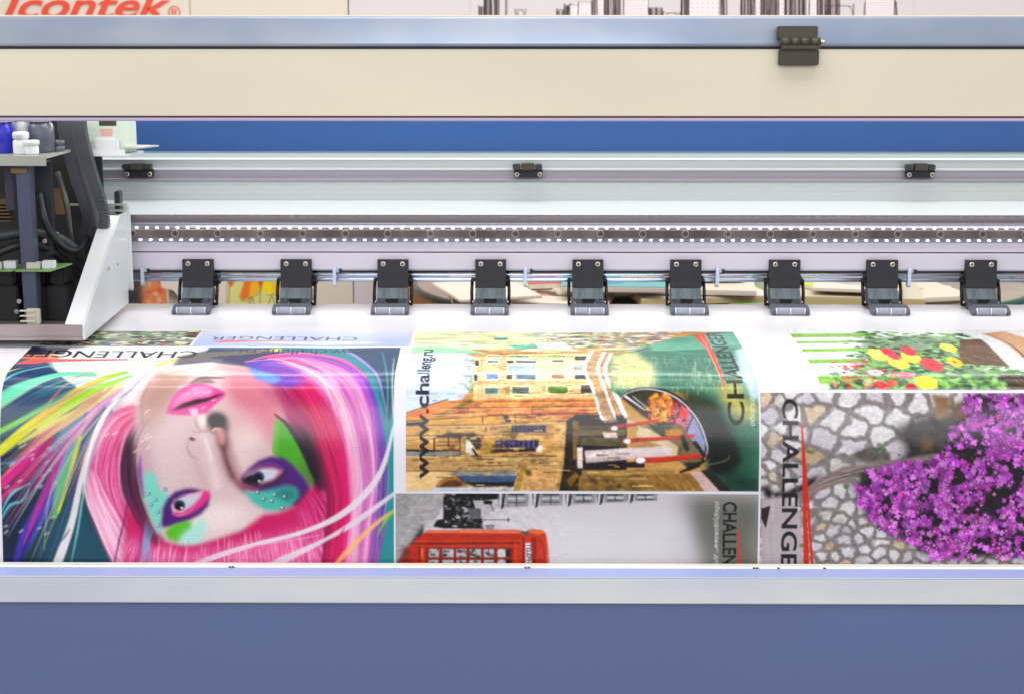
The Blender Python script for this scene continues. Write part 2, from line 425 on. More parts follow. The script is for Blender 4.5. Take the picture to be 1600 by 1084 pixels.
# ------------------------------------------------------------------ the printer body
printer = empty('wide_format_printer', (0, 0, -.9), 'wide format inkjet printer with cream lid, blue back panel and black pinch rollers', 'printer')
PZ = .9
def part(mb, name, mats, parent=None, label=None):
    o = mb.build(name, mats)
    if parent is None: o.parent = printer; o.location = (0, 0, PZ)
    else: o.parent = parent
    if label: o['label'] = label
    return o
def band(name, rows_y, m, back, label=None, r=0.0, x0=XL, x1=XR, smooth=False):
    """a bar along the machine: front outline given as (row, depth), closed at depth 'back'"""
    pr = [(Y, zr(row, Y)) for row, Y in rows_y]
    pr = pr + [(back, pr[-1][1]), (back, pr[0][1])]
    if r: pr = round_prof(pr, [r] * (len(pr) - 2) + [0, 0])
    return part(MB().prism_x(pr, x0, x1, smooth=False), name, m, None, label)

YL = -.30
# lid: blue grey top rail, seam, cream panel, trim
zt, zb = zr(26.5, YL), zr(76, YL)
pr = round_prof([(YL + .006, zt), (YL - .004, zb + .002), (YL + .03, zb + .002), (YL + .05, zt)], [.003, .006, .002, .004], 6)
part(MB().prism_x(pr, XL, XR, smooth=True), 'top_rail', M_bluebar)
z1, z2 = zr(77.5, YL), zr(182, YL)
part(MB().prism_x([(YL + .004, zb + .0035), (YL + .004, z1 - .0005), (YL + .03, z1 - .0005), (YL + .03, zb + .0035)], XL, XR), 'seam', M_edge)
part(MB().prism_x(round_prof([(YL, z1), (YL - .002, z2), (YL + .02, z2), (YL + .02, z1)], [.0008, .0012, 0, 0]), XL, XR), 'front_lid', M_beige)
part(MB().prism_x([(YL + .002, z2 - .0002), (YL + .002, z2 - .0018), (YL + .018, z2 - .0018), (YL + .018, z2 - .0002)], XL, XR), 'seal_strip', mat('brown_seal', (110, 62, 60), .6))
part(MB().prism_x(round_prof([(YL - .001, z2 - .002), (YL - .001, zr(190, YL)), (YL + .02, zr(190, YL)), (YL + .02, z2 - .002)], [.0015, .002, 0, 0]), XL, XR), 'lid_trim', M_lip)
# roof of the housing behind the lid (keeps the hall light off the inside)
part(MB().prism_x([(YL + .052, zt - .002), (YL + .052, zt - .012), (.0, zt - .012), (.0, zt - .002)], XL, XR), 'roof_panel', M_beige)

# hinge on the lid
hx0 = on_y(1213, 60, YL).x; hx1 = on_y(1277, 60, YL).x
hinge = part(MB().box(hx0, hx1 - .001, YL - .009, YL + .001, zr(62, YL), zr(41, YL), bev=.0012), 'hinge', M_hinge, None)
part(MB().box(hx0 + .002, hx1 + .0012, YL - .011, YL - .0035, zr(102.5, YL - .01), zr(78, YL - .01), bev=.0012), 'hinge_leaf', M_hinge, hinge)
m = MB()
for k in range(4):
    a = hx0 + .003 + k * (hx1 - hx0 - .002) / 4
    m.lathe((a, YL - .014, zr(67, YL - .014)), [(.0062, 0), (.0062, (hx1 - hx0 - .002) / 4 - .0006)], 16, axis='x')
m.box(hx0 + .003, hx1 + .001, YL - .0195, YL - .006, zr(77.5, YL - .0195), zr(70, YL - .0195), bev=.001)
part(m, 'knuckle', M_hinge, hinge)
part(MB().lathe((hx1 + .001, YL - .014, zr(66, YL - .014)), [(.0028, 0), (.0032, .002), (.002, .004), (.0026, .0045), (.001, .006)], 12, axis='x'), 'hinge_pin', M_brass, hinge)

# blue back panel, inner grey edge lifting at its foot
YB = .27
m = MB()
xa = on_y(1335, 240, YB).x; xb = on_y(1372, 236, YB).x
zlo = zr(248, YB); zh = zr(236.5, YB)
m.prism_y([(XL, zr(120, YB)), (XR, zr(120, YB)), (XR, zh + .001), (xb + .03, zh), (xb, zh - .0005), (xa, zr(240.5, YB)), (xa, zlo), (XL, zlo)], YB, YB + .012)
part(m, 'back_panel', M_blue)
part(MB().box(xa - .02, XR, YB + .014, YB + .02, zlo - .01, zr(228, YB)), 'grey_backing', mat('grey_backing_sheet', (170, 174, 172), .5))

# beam: stepped extrusion
band('beam_top', [(237.5, .235), (240, .135), (251, .125)], M_top, .24, r=.0008)
band('upper_flute', [(250.6, .123), (264, .123)], M_alu, .2)
band('flute_bead', [(247.4, .1235), (250.4, .1205)], M_aluw, .14)
band('flute_bead', [(263.8, .118), (267, .118)], M_aluw, .15, r=.0006)
band('rail_recess', [(267, .121), (279.5, .121)], M_groove, .16)
band('lower_bead', [(279.6, .117), (284.5, .117)], M_groove, .15, r=.001)
m = MB()
zz0, zz1 = zr(284.6, .12), zr(314, .12)
pr = [(.12, zz0)]
for k in range(15):                       # fine flutes
    za = zz0 + (zz1 - zz0) * (k + .2) / 15; zb_ = zz0 + (zz1 - zz0) * (k + .8) / 15
    pr += [(.1205, za), (.1212, (za + zb_) / 2), (.1205, zb_)]
pr += [(.12, zz1), (.16, zz1), (.16, zz0)]
part(m.prism_x(pr, XL, XR), 'fluted_face', M_alu2)
band('bright_ledge', [(313.8, .115), (316, .10), (336.5, .052)], M_aluw, .16, r=.001)
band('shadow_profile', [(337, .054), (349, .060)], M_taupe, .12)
band('profile_bead', [(349, .052), (352.5, .052)], M_groove, .12, r=.001)
# led tapes
led1 = band('led_strip', [(352.6, .050), (359, .047)], M_ledbase, .1)
led2 = band('led_strip', [(373, .044), (378.5, .044)], M_ledbase, .1)
x0 = on_y(214, 357, .047).x; dx = (on_y(1588, 357, .047).x - x0) / 86
for (st, row, off) in ((led1, 356.6, 0), (led2, 375.8, .35)):
    base = None
    Y = .0455 if st is led1 else .0425; z = zr(row, Y)
    m = MB().box(-.0024, .0024, -.0012, .0008, -.0008, .0008, bev=.0007)
    o = part(m, 'led', M_led, st); o.location = (x0 + off * dx, Y, z); base = o
    for k in range(1, 88 if off == 0 else 87):
        c = base.copy(); COL.objects.link(c); c.parent = st; c.location = (x0 + (k + off) * dx, Y, z)
# linear guide rail with bolt holes
rail = part(MB().prism_x(round_prof([(.030, zr(359.3, .030)), (.030, zr(373, .030)), (.052, zr(373, .030)), (.052, zr(359.3, .030))], [.0012, .0012, 0, 0]), XL, XR), 'guide_rail', M_rail)
hb = None
for k in range(-3, 25):
    X = on_y(207 + 66.45 * k, 366, .03).x
    if k < 0 and k < -3: continue
    if hb is None:
        m = MB().lathe((0, 0, 0), [(.0053, -.001), (.0057, .0006), (.0046, .0008), (.0043, -.0006)], 20, axis='y')
        m.lathe((0, 0, 0), [(.0043, -.001), (.0042, .0002)], 18, 1, axis='y')
        m.lathe((.0003, 0, 0), [(.0022, 0), (.0021, .0005)], 6, 2, axis='y')
        hb = part(m, 'bolt_hole', [mat('worn_bore_rim', (150, 142, 136), .35, metal=.7), M_dark, mat('socket_steel', (70, 62, 60), .4, metal=.6)], rail); c = hb
    else:
        c = hb.copy(); COL.objects.link(c); c.parent = rail
    c.location = (X, .0303, zr(366, .03))
band('lower_face', [(378.6, .046), (394, .046)], M_lav, .12, r=.0008)
band('face_seam', [(393.8, .049), (396.2, .049)], M_edge, .12)
band('bottom_face', [(396, .044), (421, .044), (423.5, .047)], M_lav, .12, r=.0012)
band('underside', [(423.6, .060), (427, .070)], mat('olive_shadow_metal', (86, 84, 78), .5, metal=.3), .11)  # dark olive tone carries the shade of the gap under the beam

# clips on the beam
def screw(mb, x, y, z, r=.0034, mi=0, slot=1):
    mb.lathe((x, y, z), [(r, 0), (r * .98, .0012), (r * .7, .0019)], 16, mi, axis='y')
    mb.box(x - r * .55, x + r * .55, y - .0021, y - .00185, z - .0005, z + .0005, slot)
    mb.box(x - .0005, x + .0005, y - .00215, y - .0019, z - r * .55, z + r * .55, slot)
proto = None
for px in (216.5, 825, 1437.5):
    c = on_y(px, 268, .11)
    if proto is None:
        zc = zr(268, .11); g = lambda r: zr(r, .11) - zc
        m = MB()
        m.box(-.0205, .0215, -.004, .008, g(277), g(265.5), bev=.001)
        proto = part(m, 'stop_clip', M_black)
        for a, b in ((-.0225, -.011), (.0105, .0205)):
            part(MB().box(a, b, -.009, .004, g(265.3), g(256.6), bev=.0012), 'cap', mat('dark_green_black_plastic', (50, 54, 56), .45), proto)
        q = MB().box(-.0100, .0095, -.011, .004, g(265.6), g(255.4), bev=.001)
        part(q, 'magnet', mat('brown_ferrite', (66, 58, 46), .5), proto)
        for sx in (-.0162, .0172):
            q = MB(); screw(q, sx, -.004, g(272.5), .0036); part(q, 'screw', [M_screw, M_dark], proto)
        proto.location = (c.x, .11, zc + PZ)
    else:
        o = copy_tree(proto, printer, (c.x, .11, zr(268, .11) + PZ))

# twin steel rods and their hooks
YR = .052
for ra, rad in ((429.8, .0023), (437.0, .0034)):
    z = zr(ra, YR); part(MB().tube([(XL, YR, z), (XR, YR, z)], rad, 20), 'pivot_rod', M_rod)
hk = None
for px in (222.5, 522.5, 821, 1121, 1421):
    X = on_y(px, 436, .04).x
    if hk is None:
        zc = zr(436, .04); g = lambda r: zr(r, .04) - zc
        m = MB()
        m.prism_x(round_prof([(0, g(419)), (-.001, g(446)), (.004, g(450)), (.012, g(447)), (.012, g(442)), (.006, g(442)), (.005, g(419))], .002), -.0024, .0024)
        m.box(.0024, .010, .004, .007, g(427), g(422), bev=.0008)
        hk = part(m, 'rod_hook', M_hook); hk.location = (X, .04, zc + PZ)
        q = MB(); q.box(.0065, .0105, .0005, .004, g(428), g(421.5), bev=.0006); part(q, 'grub_screw', M_dark, hk)
    else: copy_tree(hk, printer, (X, .04, zr(436, .04) + PZ))

# pinch rollers
YP = .036
def G(row, Y): return zr(row, Y) - 0.0
def make_pinch():
    root = bpy.data.objects.new('pinch_roller', None); COL.objects.link(root); root.empty_display_size = .02
    root.parent = printer
    w = .0222
    # bracket: upright plate, then the worn lower step leaning towards the viewer
    pr = round_prof([(YP, G(407, YP)), (YP - .004, G(440, YP - .004)), (YP - .006, G(450, YP - .006)), (YP + .012, G(450, YP)), (YP + .012, G(407, YP))], [.001, .003, .001, .001, .001])
    part(MB().prism_x(pr, -w, w), 'bracket', M_black, root)
    pr = [(YP - .0068, G(450.3, YP - .0068)), (YP - .018, G(467.5, YP - .018)), (YP + .004, G(467.5, YP - .006)), (YP + .010, G(450.3, YP))]
    part(MB().prism_x(round_prof(pr, .0008), -w + .0006, w - .0006), 'step_plate', M_grey, root)
    # housing behind the plate
    part(MB().box(-.0205, .0275, YP + .013, YP + .036, G(447, YP + .02), G(426, YP + .02), bev=.002), 'bearing_block', mat('matt_black_block', (34, 34, 40), .6), root)
    # lower arm: two cheeks with slot, then the yoke
    m = MB(); ya = YP - .022
    for s_ in (-1, 1):
        m.box(s_ * .0140 - .0050, s_ * .0140 + .0050, ya - .004, ya + .010, G(474.5, ya), G(468.6, ya), bev=.0010)
        m.prism_x([(YP + .004, G(452, YP)), (ya - .004, G(476, ya - .004)), (ya + .004, G(484, ya)), (YP + .010, G(476, YP + .01)), (YP + .012, G(452, YP + .01))], s_ * .0208 - .0012, s_ * .0208 + .0012)
    m.box(-.0090, .0090, ya + .006, ya + .012, G(476, ya), G(467.8, ya), 1)
    part(m, 'swing_arm', [M_yoke, M_dark], root)
    yb = -.018
    m = MB().prism_x(round_prof([(yb, G(481.0, yb)), (yb + .002, G(477, yb)), (yb + .022, G(474.2, yb + .022)), (yb + .024, G(479, yb + .02))], .0010), -.0240, .0240)
    part(m, 'yoke', M_yoke, root)
    r = .0051; zc = r + .0009; yr = yb - .0085
    for s_ in (-1, 1):
        pr = round_prof([(yb + .010, G(475.6, yb + .010)), (yb - .004, G(480.5, yb - .004)), (yr - .0045, G(486.5, yr - .0045)), (yr - .0045, .0012), (yr + .006, .0014), (yb + .010, G(482, yb + .01))], .0018)
        part(MB().prism_x(pr, s_ * .0238 - .0030, s_ * .0238 + .0030), 'yoke_cheek', M_yoke, root)
    for s_ in (-1, 1):
        q = MB(); q.lathe((s_ * .0103 - .0089, yr, zc), [(r * .9, 0), (r, .0006), (r, .0172), (r * .9, .0178)], 28, axis='x')
        part(q, 'roller', M_roll, root)
    q = MB().tube([(-.0206, yr, zc), (.0206, yr, zc)], .0026, 16)
    q.lathe((-.0206, yr, zc), [(.0046, 0), (.0046, .0013)], 20, axis='x'); q.lathe((.0193, yr, zc), [(.0046, 0), (.0046, .0013)], 20, axis='x')
    q.lathe((-.0009, yr, zc), [(.0048, 0), (.0048, .0018)], 20, axis='x')
    part(q, 'roller_axle', M_white, root)
    for s_ in (-1, 1):                    # tension springs at both sides
        pts = [(s_ * .0265, YP + .006, G(438, YP)), (s_ * .0272, YP - .002, G(455, YP)), (s_ * .0268, YP - .008, G(475, YP - .008))]
        q = MB().tube(pts, .0024, 12)
        q.box(s_ * .0255 - .0028, s_ * .0255 + .0028, YP, YP + .014, G(441, YP), G(436.5, YP), bev=.0008)
        q.box(s_ * .0255 - .0034, s_ * .0255 + .0034, YP - .011, YP - .003, G(478, YP - .008), G(473.5, YP - .008), bev=.0008)
        part(q, 'tension_spring', mat('black_spring', (38, 34, 36), .3, metal=.5), root)
        q = MB().lathe((s_ * .0232 - .0016 + (.0012 if s_ > 0 else -.0012), YP - .010, G(472, YP - .01)), [(.0018, 0), (.0018, .0032)], 12, axis='x')
        part(q, 'pivot_pin', M_screw, root)
    for s_ in (-1, 1):
        q = MB(); screw(q, s_ * .0139, YP - .0004, G(413, YP), .0040); part(q, 'screw', [M_screw, M_dark], root)
    return root
pp = None
for px in (309.5, 462.5, 613.5, 766, 918.5, 1071.5, 1225.5, 1378.5, 1532):
    X = on_y(px, 430, YP).x
    if pp is None: pp = make_pinch(); pp.location = (X, 0, PZ)
    else:
        o = copy_tree(pp, printer, (X, 0, PZ)); o.rotation_euler = (0, 0, R(random.uniform(-.9, .9)))
        for ch in o.children:
            if ch.name.startswith('tension_spring'): ch.rotation_euler = (0, R(random.uniform(-1.0, 1.0)), 0)

# ------------------------------------------------------------------ front of the machine
def zc2(row, Y): return zr(row, Y)
FE = -.440
e0 = (FE, zr(883.5, FE)); e1 = (FE - .002, zr(887, FE - .002))
ruler = part(MB().prism_x([e0, e1, (FE + .010, e1[1]), (FE + .010, e0[1])], XL, XR), 'ruler_edge', M_ruler)
for k, px in enumerate((359, 364, 821, 826, 1178, 1183, 1216, 1288)):
    a = on_y(px, 885, FE - .002).x
    m = MB(); z = zr(885.4, FE - .002)
    m.box(a - .0012, a + .0012, FE - .0028, FE - .0018, z - .0010, z + .0007); m.box(a + .0014, a + .0026, FE - .0028, FE - .0018, z - .0013, z - .0004)
    part(m, 'ruler_mark', M_tick, ruler)
F1 = FE - .022; F2 = F1 - .020
band('front_ledge', [(887.2, FE - .003), (900.2, F1)], M_ledge, FE + .01)
band('ledge_bead', [(900.4, F1 - .0002), (902.6, F1 - .0012)], M_aluw, FE + .01, r=.0006)
band('front_bevel', [(902.9, F1 - .0012), (941.2, F2), (943, F2 + .0005)], M_bevel, FE + .01, r=.0012)
zf = zr(943.4, F2 + .002)
part(MB().prism_x([(F2 + .002, zf), (F2 + .002, -.78), (FE + .1, -.78), (FE + .1, zf)], XL, XR), 'front_panel', M_front)
# lower housing under the banner and the legs, out of frame but holding everything up
part(MB().prism_x([(-.36, -.02), (-.30, -.012), (.03, -.004), (.03, -.22), (-.36, -.3)], XL, XR), 'platen', mat('platen_metal', (180, 182, 190), .4, metal=.4))
for s_ in (XL - .02, XR + .02):
    w = .26
    a, b = (s_ - w, s_) if s_ < 0 else (s_, s_ + w)
    part(MB().box(a, b, -.47, .30, -.6, zt - .002, bev=.01), 'end_housing', M_beige)
    part(MB().box((a + b) / 2 - .05, (a + b) / 2 + .05, -.25, .1, -.9, -.6, bev=.006), 'leg', M_front)
# ------------------------------------------------------------------ the printed banner
D = 1250.0                                   # ink dots per metre
def yz_at(row, z):                            # point of the middle column at camera distance z
    d = ray(787, row); t = z; return (CYP + d.y * t, CH + d.z * t)
prof = [(.105, -.10), (.092, -.03), (.068, -.004), (.05, 0.0), (.0, 0.0), (-.06, 0.0), (-.12, .0), (-.19, .0), (-.238, -.0004)]
prof += [yz_at(560, 2.090), yz_at(581, 2.036), yz_at(597, 2.016), yz_at(613, 2.008), yz_at(650, 2.0015), yz_at(703, 1.9995), yz_at(800, 2.007), yz_at(883, 2.013), yz_at(925, 2.018)]
prof = spline(prof, 40)
for _ in range(60):
    q = prof.copy(); q[1:-1] = (prof[:-2] + 2 * prof[1:-1] + prof[2:]) / 4; prof = q
seg = np.hypot(*(prof[1:] - prof[:-1]).T); VV = np.concatenate([[0], np.cumsum(seg)])
tg = np.gradient(prof, axis=0); tg /= np.linalg.norm(tg, axis=1)[:, None]
NRM = np.stack([tg[:, 1], -tg[:, 0]], 1)
NRM *= np.sign(NRM[len(NRM) // 4, 1]) if NRM[len(NRM) // 4, 1] != 0 else 1
Ri = CM.inverted()
ROWS = []; ZC = []
for Y, Z in prof:
    c = Ri @ Vector((0, Y - CYP, Z - CH)); ROWS.append(542 + FPX * (-c.y / -c.z)); ZC.append(-c.z)
ROWS = np.array(ROWS); ZC = np.array(ZC)
k0 = int(np.argmax(prof[:, 0] < .05))
RV = ROWS[k0:]; VK = VV[k0:]; ZK = ZC[k0:]
def uv(px, py):
    """spot seen in the picture -> (across, along) in metres on the banner"""
    row = py
    for _ in range(2):
        z = float(np.interp(row, RV, ZK)); X = (px - 800 + SHX * 1600) / FPX * z
        Xw = X * math.cos(YAW) + z * -math.sin(YAW) * 0 + 0
        # the camera is turned by YAW: correct across position and row
        cx = (px - 800 + SHX * 1600) / FPX
        Xw = z * (cx * math.cos(YAW) - math.sin(YAW)) / (math.cos(YAW) + cx * math.sin(YAW)) if abs(YAW) > 0 else X
        zz = z * (1 - Xw * math.sin(YAW) / z)
        row = 542 + (py - 542) * zz / z
    return Xw, float(np.interp(row, RV, VK))
UX0 = -.76; UX1 = .80
def T(px, py):
    x, v = uv(px, py); return ((x - UX0) * D, v * D)
def VH(a, b): return (vrow(b) - vrow(a)) * D
def vrow(row): return float(np.interp(row, RV, VK))
CW = int((UX1 - UX0) * D); CHh = int(VV[-1] * D) + 1
PAPER = (217, 211, 226)
C = Canvas(CW, CHh, PAPER, T)
def clip_to(xl, xr, r0, r1):
    C.clip = (int((xl - UX0) * D), int(vrow(r0) * D), int((xr - UX0) * D), int(vrow(r1) * D))
    return C.clip
rg = np.random.RandomState(3)
def rr(a, b): return float(rg.uniform(a, b))

def lock(A, B, n, cols, w=(0.8, 2.4), al=.55, jit=.02, lo=0, hi=1):
    A = np.array(A, float); B = np.array(B, float)
    for _ in range(n):
        t = rr(lo, hi); P = A * (1 - t) + B * t + rg.normal(0, 1.3, A.shape)
        i = int(rr(0, len(P) - 2)); j = min(len(P), i + 2 + int(rr(1, 4)))
        P = P[i:j]
        if len(P) < 2: continue
        c = cols(t) if callable(cols) else cols[rg.randint(len(cols))]
        C.stroke([tuple(p) for p in P], [.4, rr(*w), .4], c, al, 1)

# ============ portrait with pink hair
PX0 = uv(0.5, 700)[0]; PX1 = uv(616, 700)[0]
PR = (PX0, PX1, 543.5, 915)
clip_to(*PR)
x0, y0, x1, y1 = C.clip
C.poly([(x0, y0), (x1, y0), (x1, y1), (x0, y1)], (58, 78, 118), raw=True, col2=(66, 158, 172), gdir=(1, .12), noise=.10, nscale=(90, 60))
C.poly([(-20, 740), (70, 760), (130, 700), (180, 800), (190, 930), (-20, 930)], (38, 54, 84), blur=22)
C.poly([(60, 790), (120, 760), (190, 860), (200, 930), (60, 930)], (48, 104, 126), blur=18, alpha=.8)
C.poly([(-10, 610), (60, 610), (110, 640), (60, 680), (-10, 690)], (66, 92, 118), blur=8)
# white field top
C.poly([(60, 540), (330, 540), (300, 590), (250, 640), (190, 650), (130, 612), (100, 592), (80, 575), (70, 560)], (236, 230, 244), blur=1)
C.poly([(-10, 540), (34, 548), (12, 580), (-10, 640)], PAPER, blur=0)
C.poly([(36, 543), (70, 543), (85, 575), (102, 597), (130, 612), (40, 640), (5, 620), (14, 590), (24, 566)], (62, 84, 130), alpha=.6, blur=1)
def S2(pts, w, col, alpha=1, soft=1.2): C.stroke(pts, w, col, alpha, soft)
for k in range(26):
    a = rr(0, 1)
    S2([(-10, 628 + a * 20), (40, 600 + a * 14), (95, 583 + a * 6), (150, 582 + 8 * a)], [2, 5, 2], (110 + 60 * a, 205 + 20 * a, 190), .45)
S2([(0, 622), (40, 600), (95, 586), (140, 583)], [14, 11, 3], (132, 222, 196), .85, 3)
S2([(0, 600), (45, 579), (110, 569), (150, 572)], [4, 5, 2], (126, 206, 222), .8)
S2([(0, 588), (20, 580), (36, 576)], [6, 4, 1], (206, 214, 70), .9)
S2([(0, 596), (50, 574), (100, 566)], [2, 1], (90, 110, 190), .8)
for k in range(34):                          # pale fan towards the top
    a = rr(0, 1)
    S2([(150 - 60 * a, 640 + 20 * a), (190, 604 + 18 * a), (250, 575 + 14 * a), (330, 550 + 10 * a)], [1, 4 * rr(.4, 1), 3], random.choice([(244, 240, 250), (250, 246, 236), (232, 214, 240), (250, 236, 214)]), .6)
S2([(-8, 712), (40, 672), (80, 642), (130, 608), (196, 582)], [13, 15, 14, 15, 12], [(226, 226, 22), (228, 222, 20), (248, 186, 44), (250, 190, 50), (150, 216, 60)], .96, 2)
S2([(60, 668), (110, 632), (160, 606), (204, 588)], [5, 12, 14, 6], [(196, 214, 40), (160, 214, 60), (140, 212, 50), (150, 220, 80)], .95, 2)
S2([(-6, 678), (40, 654), (90, 628)], [8, 7, 2], (150, 206, 46), .95)
S2([(30, 694), (80, 664), (140, 634), (200, 596)], [3, 10, 9, 3], (224, 222, 132), .85, 2)
S2([(60, 676), (110, 652), (150, 622), (186, 600)], [2, 6, 5, 1], (236, 190, 190), .8, 2)
S2([(58, 652), (92, 612), (140, 582), (210, 566)], [1, 2.6, 2.2, 1], (240, 118, 96), .85)
S2([(150, 590), (200, 570), (260, 556)], [1, 5, 2], (250, 216, 110), .7, 2)
S2([(120, 656), (180, 626), (216, 598), (262, 566)], [1, 3, 3, 1], (160, 120, 205), .85)
S2([(-10, 720), (30, 706), (60, 690)], [7, 5, 1], (70, 40, 60), .7, 2)
S2([(-8, 768), (40, 716), (78, 676), (130, 646), (180, 616)], [14, 18, 12, 5, 1], [(226, 60, 150), (222, 56, 164), (214, 60, 170), (226, 140, 200), (240, 200, 230)], .95, 3)
S2([(18, 768), (50, 730), (84, 684)], [12, 18, 4], (206, 36, 130), .85, 4)
S2([(-4, 790), (10, 770), (24, 758)], [10, 5, 1], (226, 60, 150), .9)
S2([(56, 762), (76, 716), (92, 690), (110, 672)], [2, 8, 5, 1], (178, 60, 150), .8, 2)
S2([(86, 700), (110, 672), (150, 640)], [10, 22, 6], (98, 176, 200), .6, 6)
S2([(16, 905), (44, 836), (78, 776), (108, 708), (146, 646), (196, 604)], [4, 22, 24, 18, 10, 2], [(70, 60, 160), (96, 72, 190), (112, 74, 190), (176, 92, 186), (190, 110, 200), (220, 190, 236)], .95, 4)
S2([(38, 850), (62, 790), (88, 730), (120, 668)], [2, 9, 8, 3], (196, 66, 160), .85, 3)
S2([(30, 880), (46, 840), (60, 812)], [3, 4, 1], (60, 40, 120), .8)
S2([(100, 668), (140, 628), (176, 604)], [6, 16, 4], (204, 92, 180), .85, 4)
S2([(70, 800), (84, 760), (104, 712), (124, 684)], [1, 4, 4, 1], (196, 160, 196), .8)
S2([(84, 790), (96, 744), (112, 700), (128, 676)], [3, 12, 12, 3], (118, 176, 208), .8, 3)
S2([(70, 860), (74, 800), (86, 740)], [1, 2, 1], (150, 190, 170), .7)
S2([(86, 806), (98, 762), (114, 708), (130, 668), (150, 640)], [8, 16, 10, 5, 2], [(120, 190, 90), (110, 200, 130), (110, 196, 160), (180, 210, 120), (226, 220, 90)], .92, 3)
S2([(92, 800), (110, 740), (126, 684)], [3, 6, 5], (228, 222, 50), .95, 2)
S2([(110, 690), (128, 664), (136, 640)], [2, 6, 2], (120, 90, 180), .8)
for k in range(14): S2([(0 + k * 1.2, 806 - k * 3), (14 + k, 778 - k), (26 + k * 1.6, 764 - k * .6)], [1, 2, .6], (130, 206, 226), .45)
S2([(2, 812), (16, 790), (36, 782), (48, 762)], [2, 4, 3, 1], (110, 196, 216), .9)
for _ in range(26):
    a, b = rr(0, 90), rr(690, 840); C.stroke([(a, b), (a + rr(3, 7), b - rr(2, 5))], 1.4, (230, 236, 244), .8)
S2([(-4, 726), (20, 722), (50, 712)], [2, 3, 1], (100, 150, 214), .8)
# left lock of hair
hairL_out = [(218, 634), (176, 646), (146, 680), (130, 730), (138, 784), (160, 840), (190, 905)]
hairL_in = [(222, 650), (200, 676), (190, 720), (192, 768), (214, 820), (248, 860), (290, 905)]
C.poly([tuple(p) for p in spline([np.array(q, float) for q in hairL_out], 5)] + [tuple(p) for p in spline([np.array(q, float) for q in hairL_in], 5)][::-1], (222, 84, 158), blur=3)
C.poly([(208, 664), (226, 690), (232, 740), (244, 800), (262, 850), (238, 846), (206, 806), (190, 750), (186, 700)], (58, 26, 54), blur=5)
C.poly([(186, 636), (222, 634), (216, 668), (196, 680), (176, 664)], (216, 44, 128), blur=6)
lock(hairL_out, hairL_in, 190, [(246, 176, 214), (250, 200, 226), (208, 46, 130), (232, 110, 176), (190, 40, 120), (240, 140, 190)])
lock(hairL_out[3:], [(150, 736), (170, 780), (200, 836), (240, 905)], 60, [(248, 196, 226), (252, 214, 236), (240, 160, 206)], w=(1, 4), al=.6)
S2([(232, 700), (196, 812), (178, 900)][1:] + [], [1, 2], (84, 40, 120), 1) if False else None
S2([(206, 742), (198, 800), (186, 850), (176, 900)], [1, 3, 3, 2], (86, 52, 140), .9)
# loose strands between the big ones
guides = [[(0, 640), (50, 606), (110, 588), (170, 584)], [(-6, 700), (50, 664), (110, 628), (190, 590)], [(-6, 760), (60, 700), (130, 648), (200, 600)], [(20, 880), (70, 776), (120, 690), (196, 606)], [(86, 880), (116, 790), (146, 700), (200, 618)]]
gcol = [[(110, 206, 196), (70, 110, 160), (150, 214, 120), (90, 140, 180)], [(226, 214, 60), (246, 180, 60), (160, 206, 60), (230, 226, 150)], [(222, 70, 160), (236, 140, 190), (190, 60, 150), (240, 210, 226), (200, 200, 226)], [(120, 84, 190), (190, 90, 180), (110, 180, 200), (230, 216, 110), (160, 120, 210)]]
for gi in range(4): lock(guides[gi], guides[gi + 1], 26, gcol[gi], w=(.8, 2.6), al=.5)
C.poly([(196, 780), (260, 850), (360, 850), (470, 800), (512, 750), (524, 910), (196, 910)], (196, 30, 110), blur=7)
C.poly([(372, 566), (420, 560), (470, 590), (508, 680), (516, 780), (480, 836), (420, 830), (400, 700)], (176, 52, 112), blur=3)
C.poly([(450, 650), (476, 668), (506, 760), (498, 790), (474, 740)], (90, 34, 80), blur=6)
C.poly([(330, 548), (420, 545), (450, 570), (420, 590), (350, 570)], (90, 60, 140), blur=4)
C.poly([(236, 572), (300, 553), (440, 545), (440, 549), (330, 558), (250, 574)], (232, 226, 120), blur=1)
# face
face = [(212, 662), (214, 636), (226, 606), (244, 584), (268, 566), (330, 560), (392, 572), (420, 596), (440, 632), (456, 682), (480, 732), (494, 772), (470, 796), (430, 812), (392, 824), (350, 842), (300, 852), (262, 848), (240, 820), (224, 780), (214, 720)]
C.poly(face, (220, 192, 202), blur=3.2)
C.poly([(214, 650), (232, 640), (236, 700), (246, 780), (262, 840), (236, 820), (218, 740)], (186, 130, 160), blur=8, alpha=.6)
C.poly([(222, 620), (250, 584), (300, 572), (300, 600), (262, 640), (222, 660)], (196, 158, 150), blur=9, alpha=.7)
C.poly([(240, 575), (290, 562), (350, 560), (330, 576), (270, 592)], (238, 226, 224), blur=5)
C.poly([(350, 574), (400, 576), (440, 640), (450, 700), (424, 690), (380, 640), (352, 610)], (214, 128, 150), blur=10, alpha=.85)
C.poly([(356, 596), (400, 620), (430, 670), (440, 702), (400, 690), (366, 650)], (206, 116, 138), blur=12, alpha=.5)
C.glow(262, 690, 36, 60, (228, 208, 218), .6)
C.poly([(222, 640), (240, 600), (262, 580), (300, 578), (286, 600), (252, 632), (236, 680)], (186, 146, 138), blur=8, alpha=.7)
C.poly([(336, 640), (372, 636), (404, 660), (396, 690), (360, 676)], (206, 160, 162), blur=8, alpha=.6); C.glow(392, 700, 24, 36, (234, 214, 218), .8)
C.glow(330, 810, 60, 22, (236, 218, 224), .8)
S2([(224, 664), (222, 630), (236, 598)], [3, 5, 3], (176, 130, 116), .5, 4)
S2([(300, 598), (316, 591), (350, 590)], [3, 9, 3], (66, 44, 50), .75, 5)
C.poly([(330, 547), (420, 547), (470, 556), (440, 572), (400, 575), (330, 566), (270, 572), (282, 556)], (70, 66, 106), blur=3, alpha=.8)
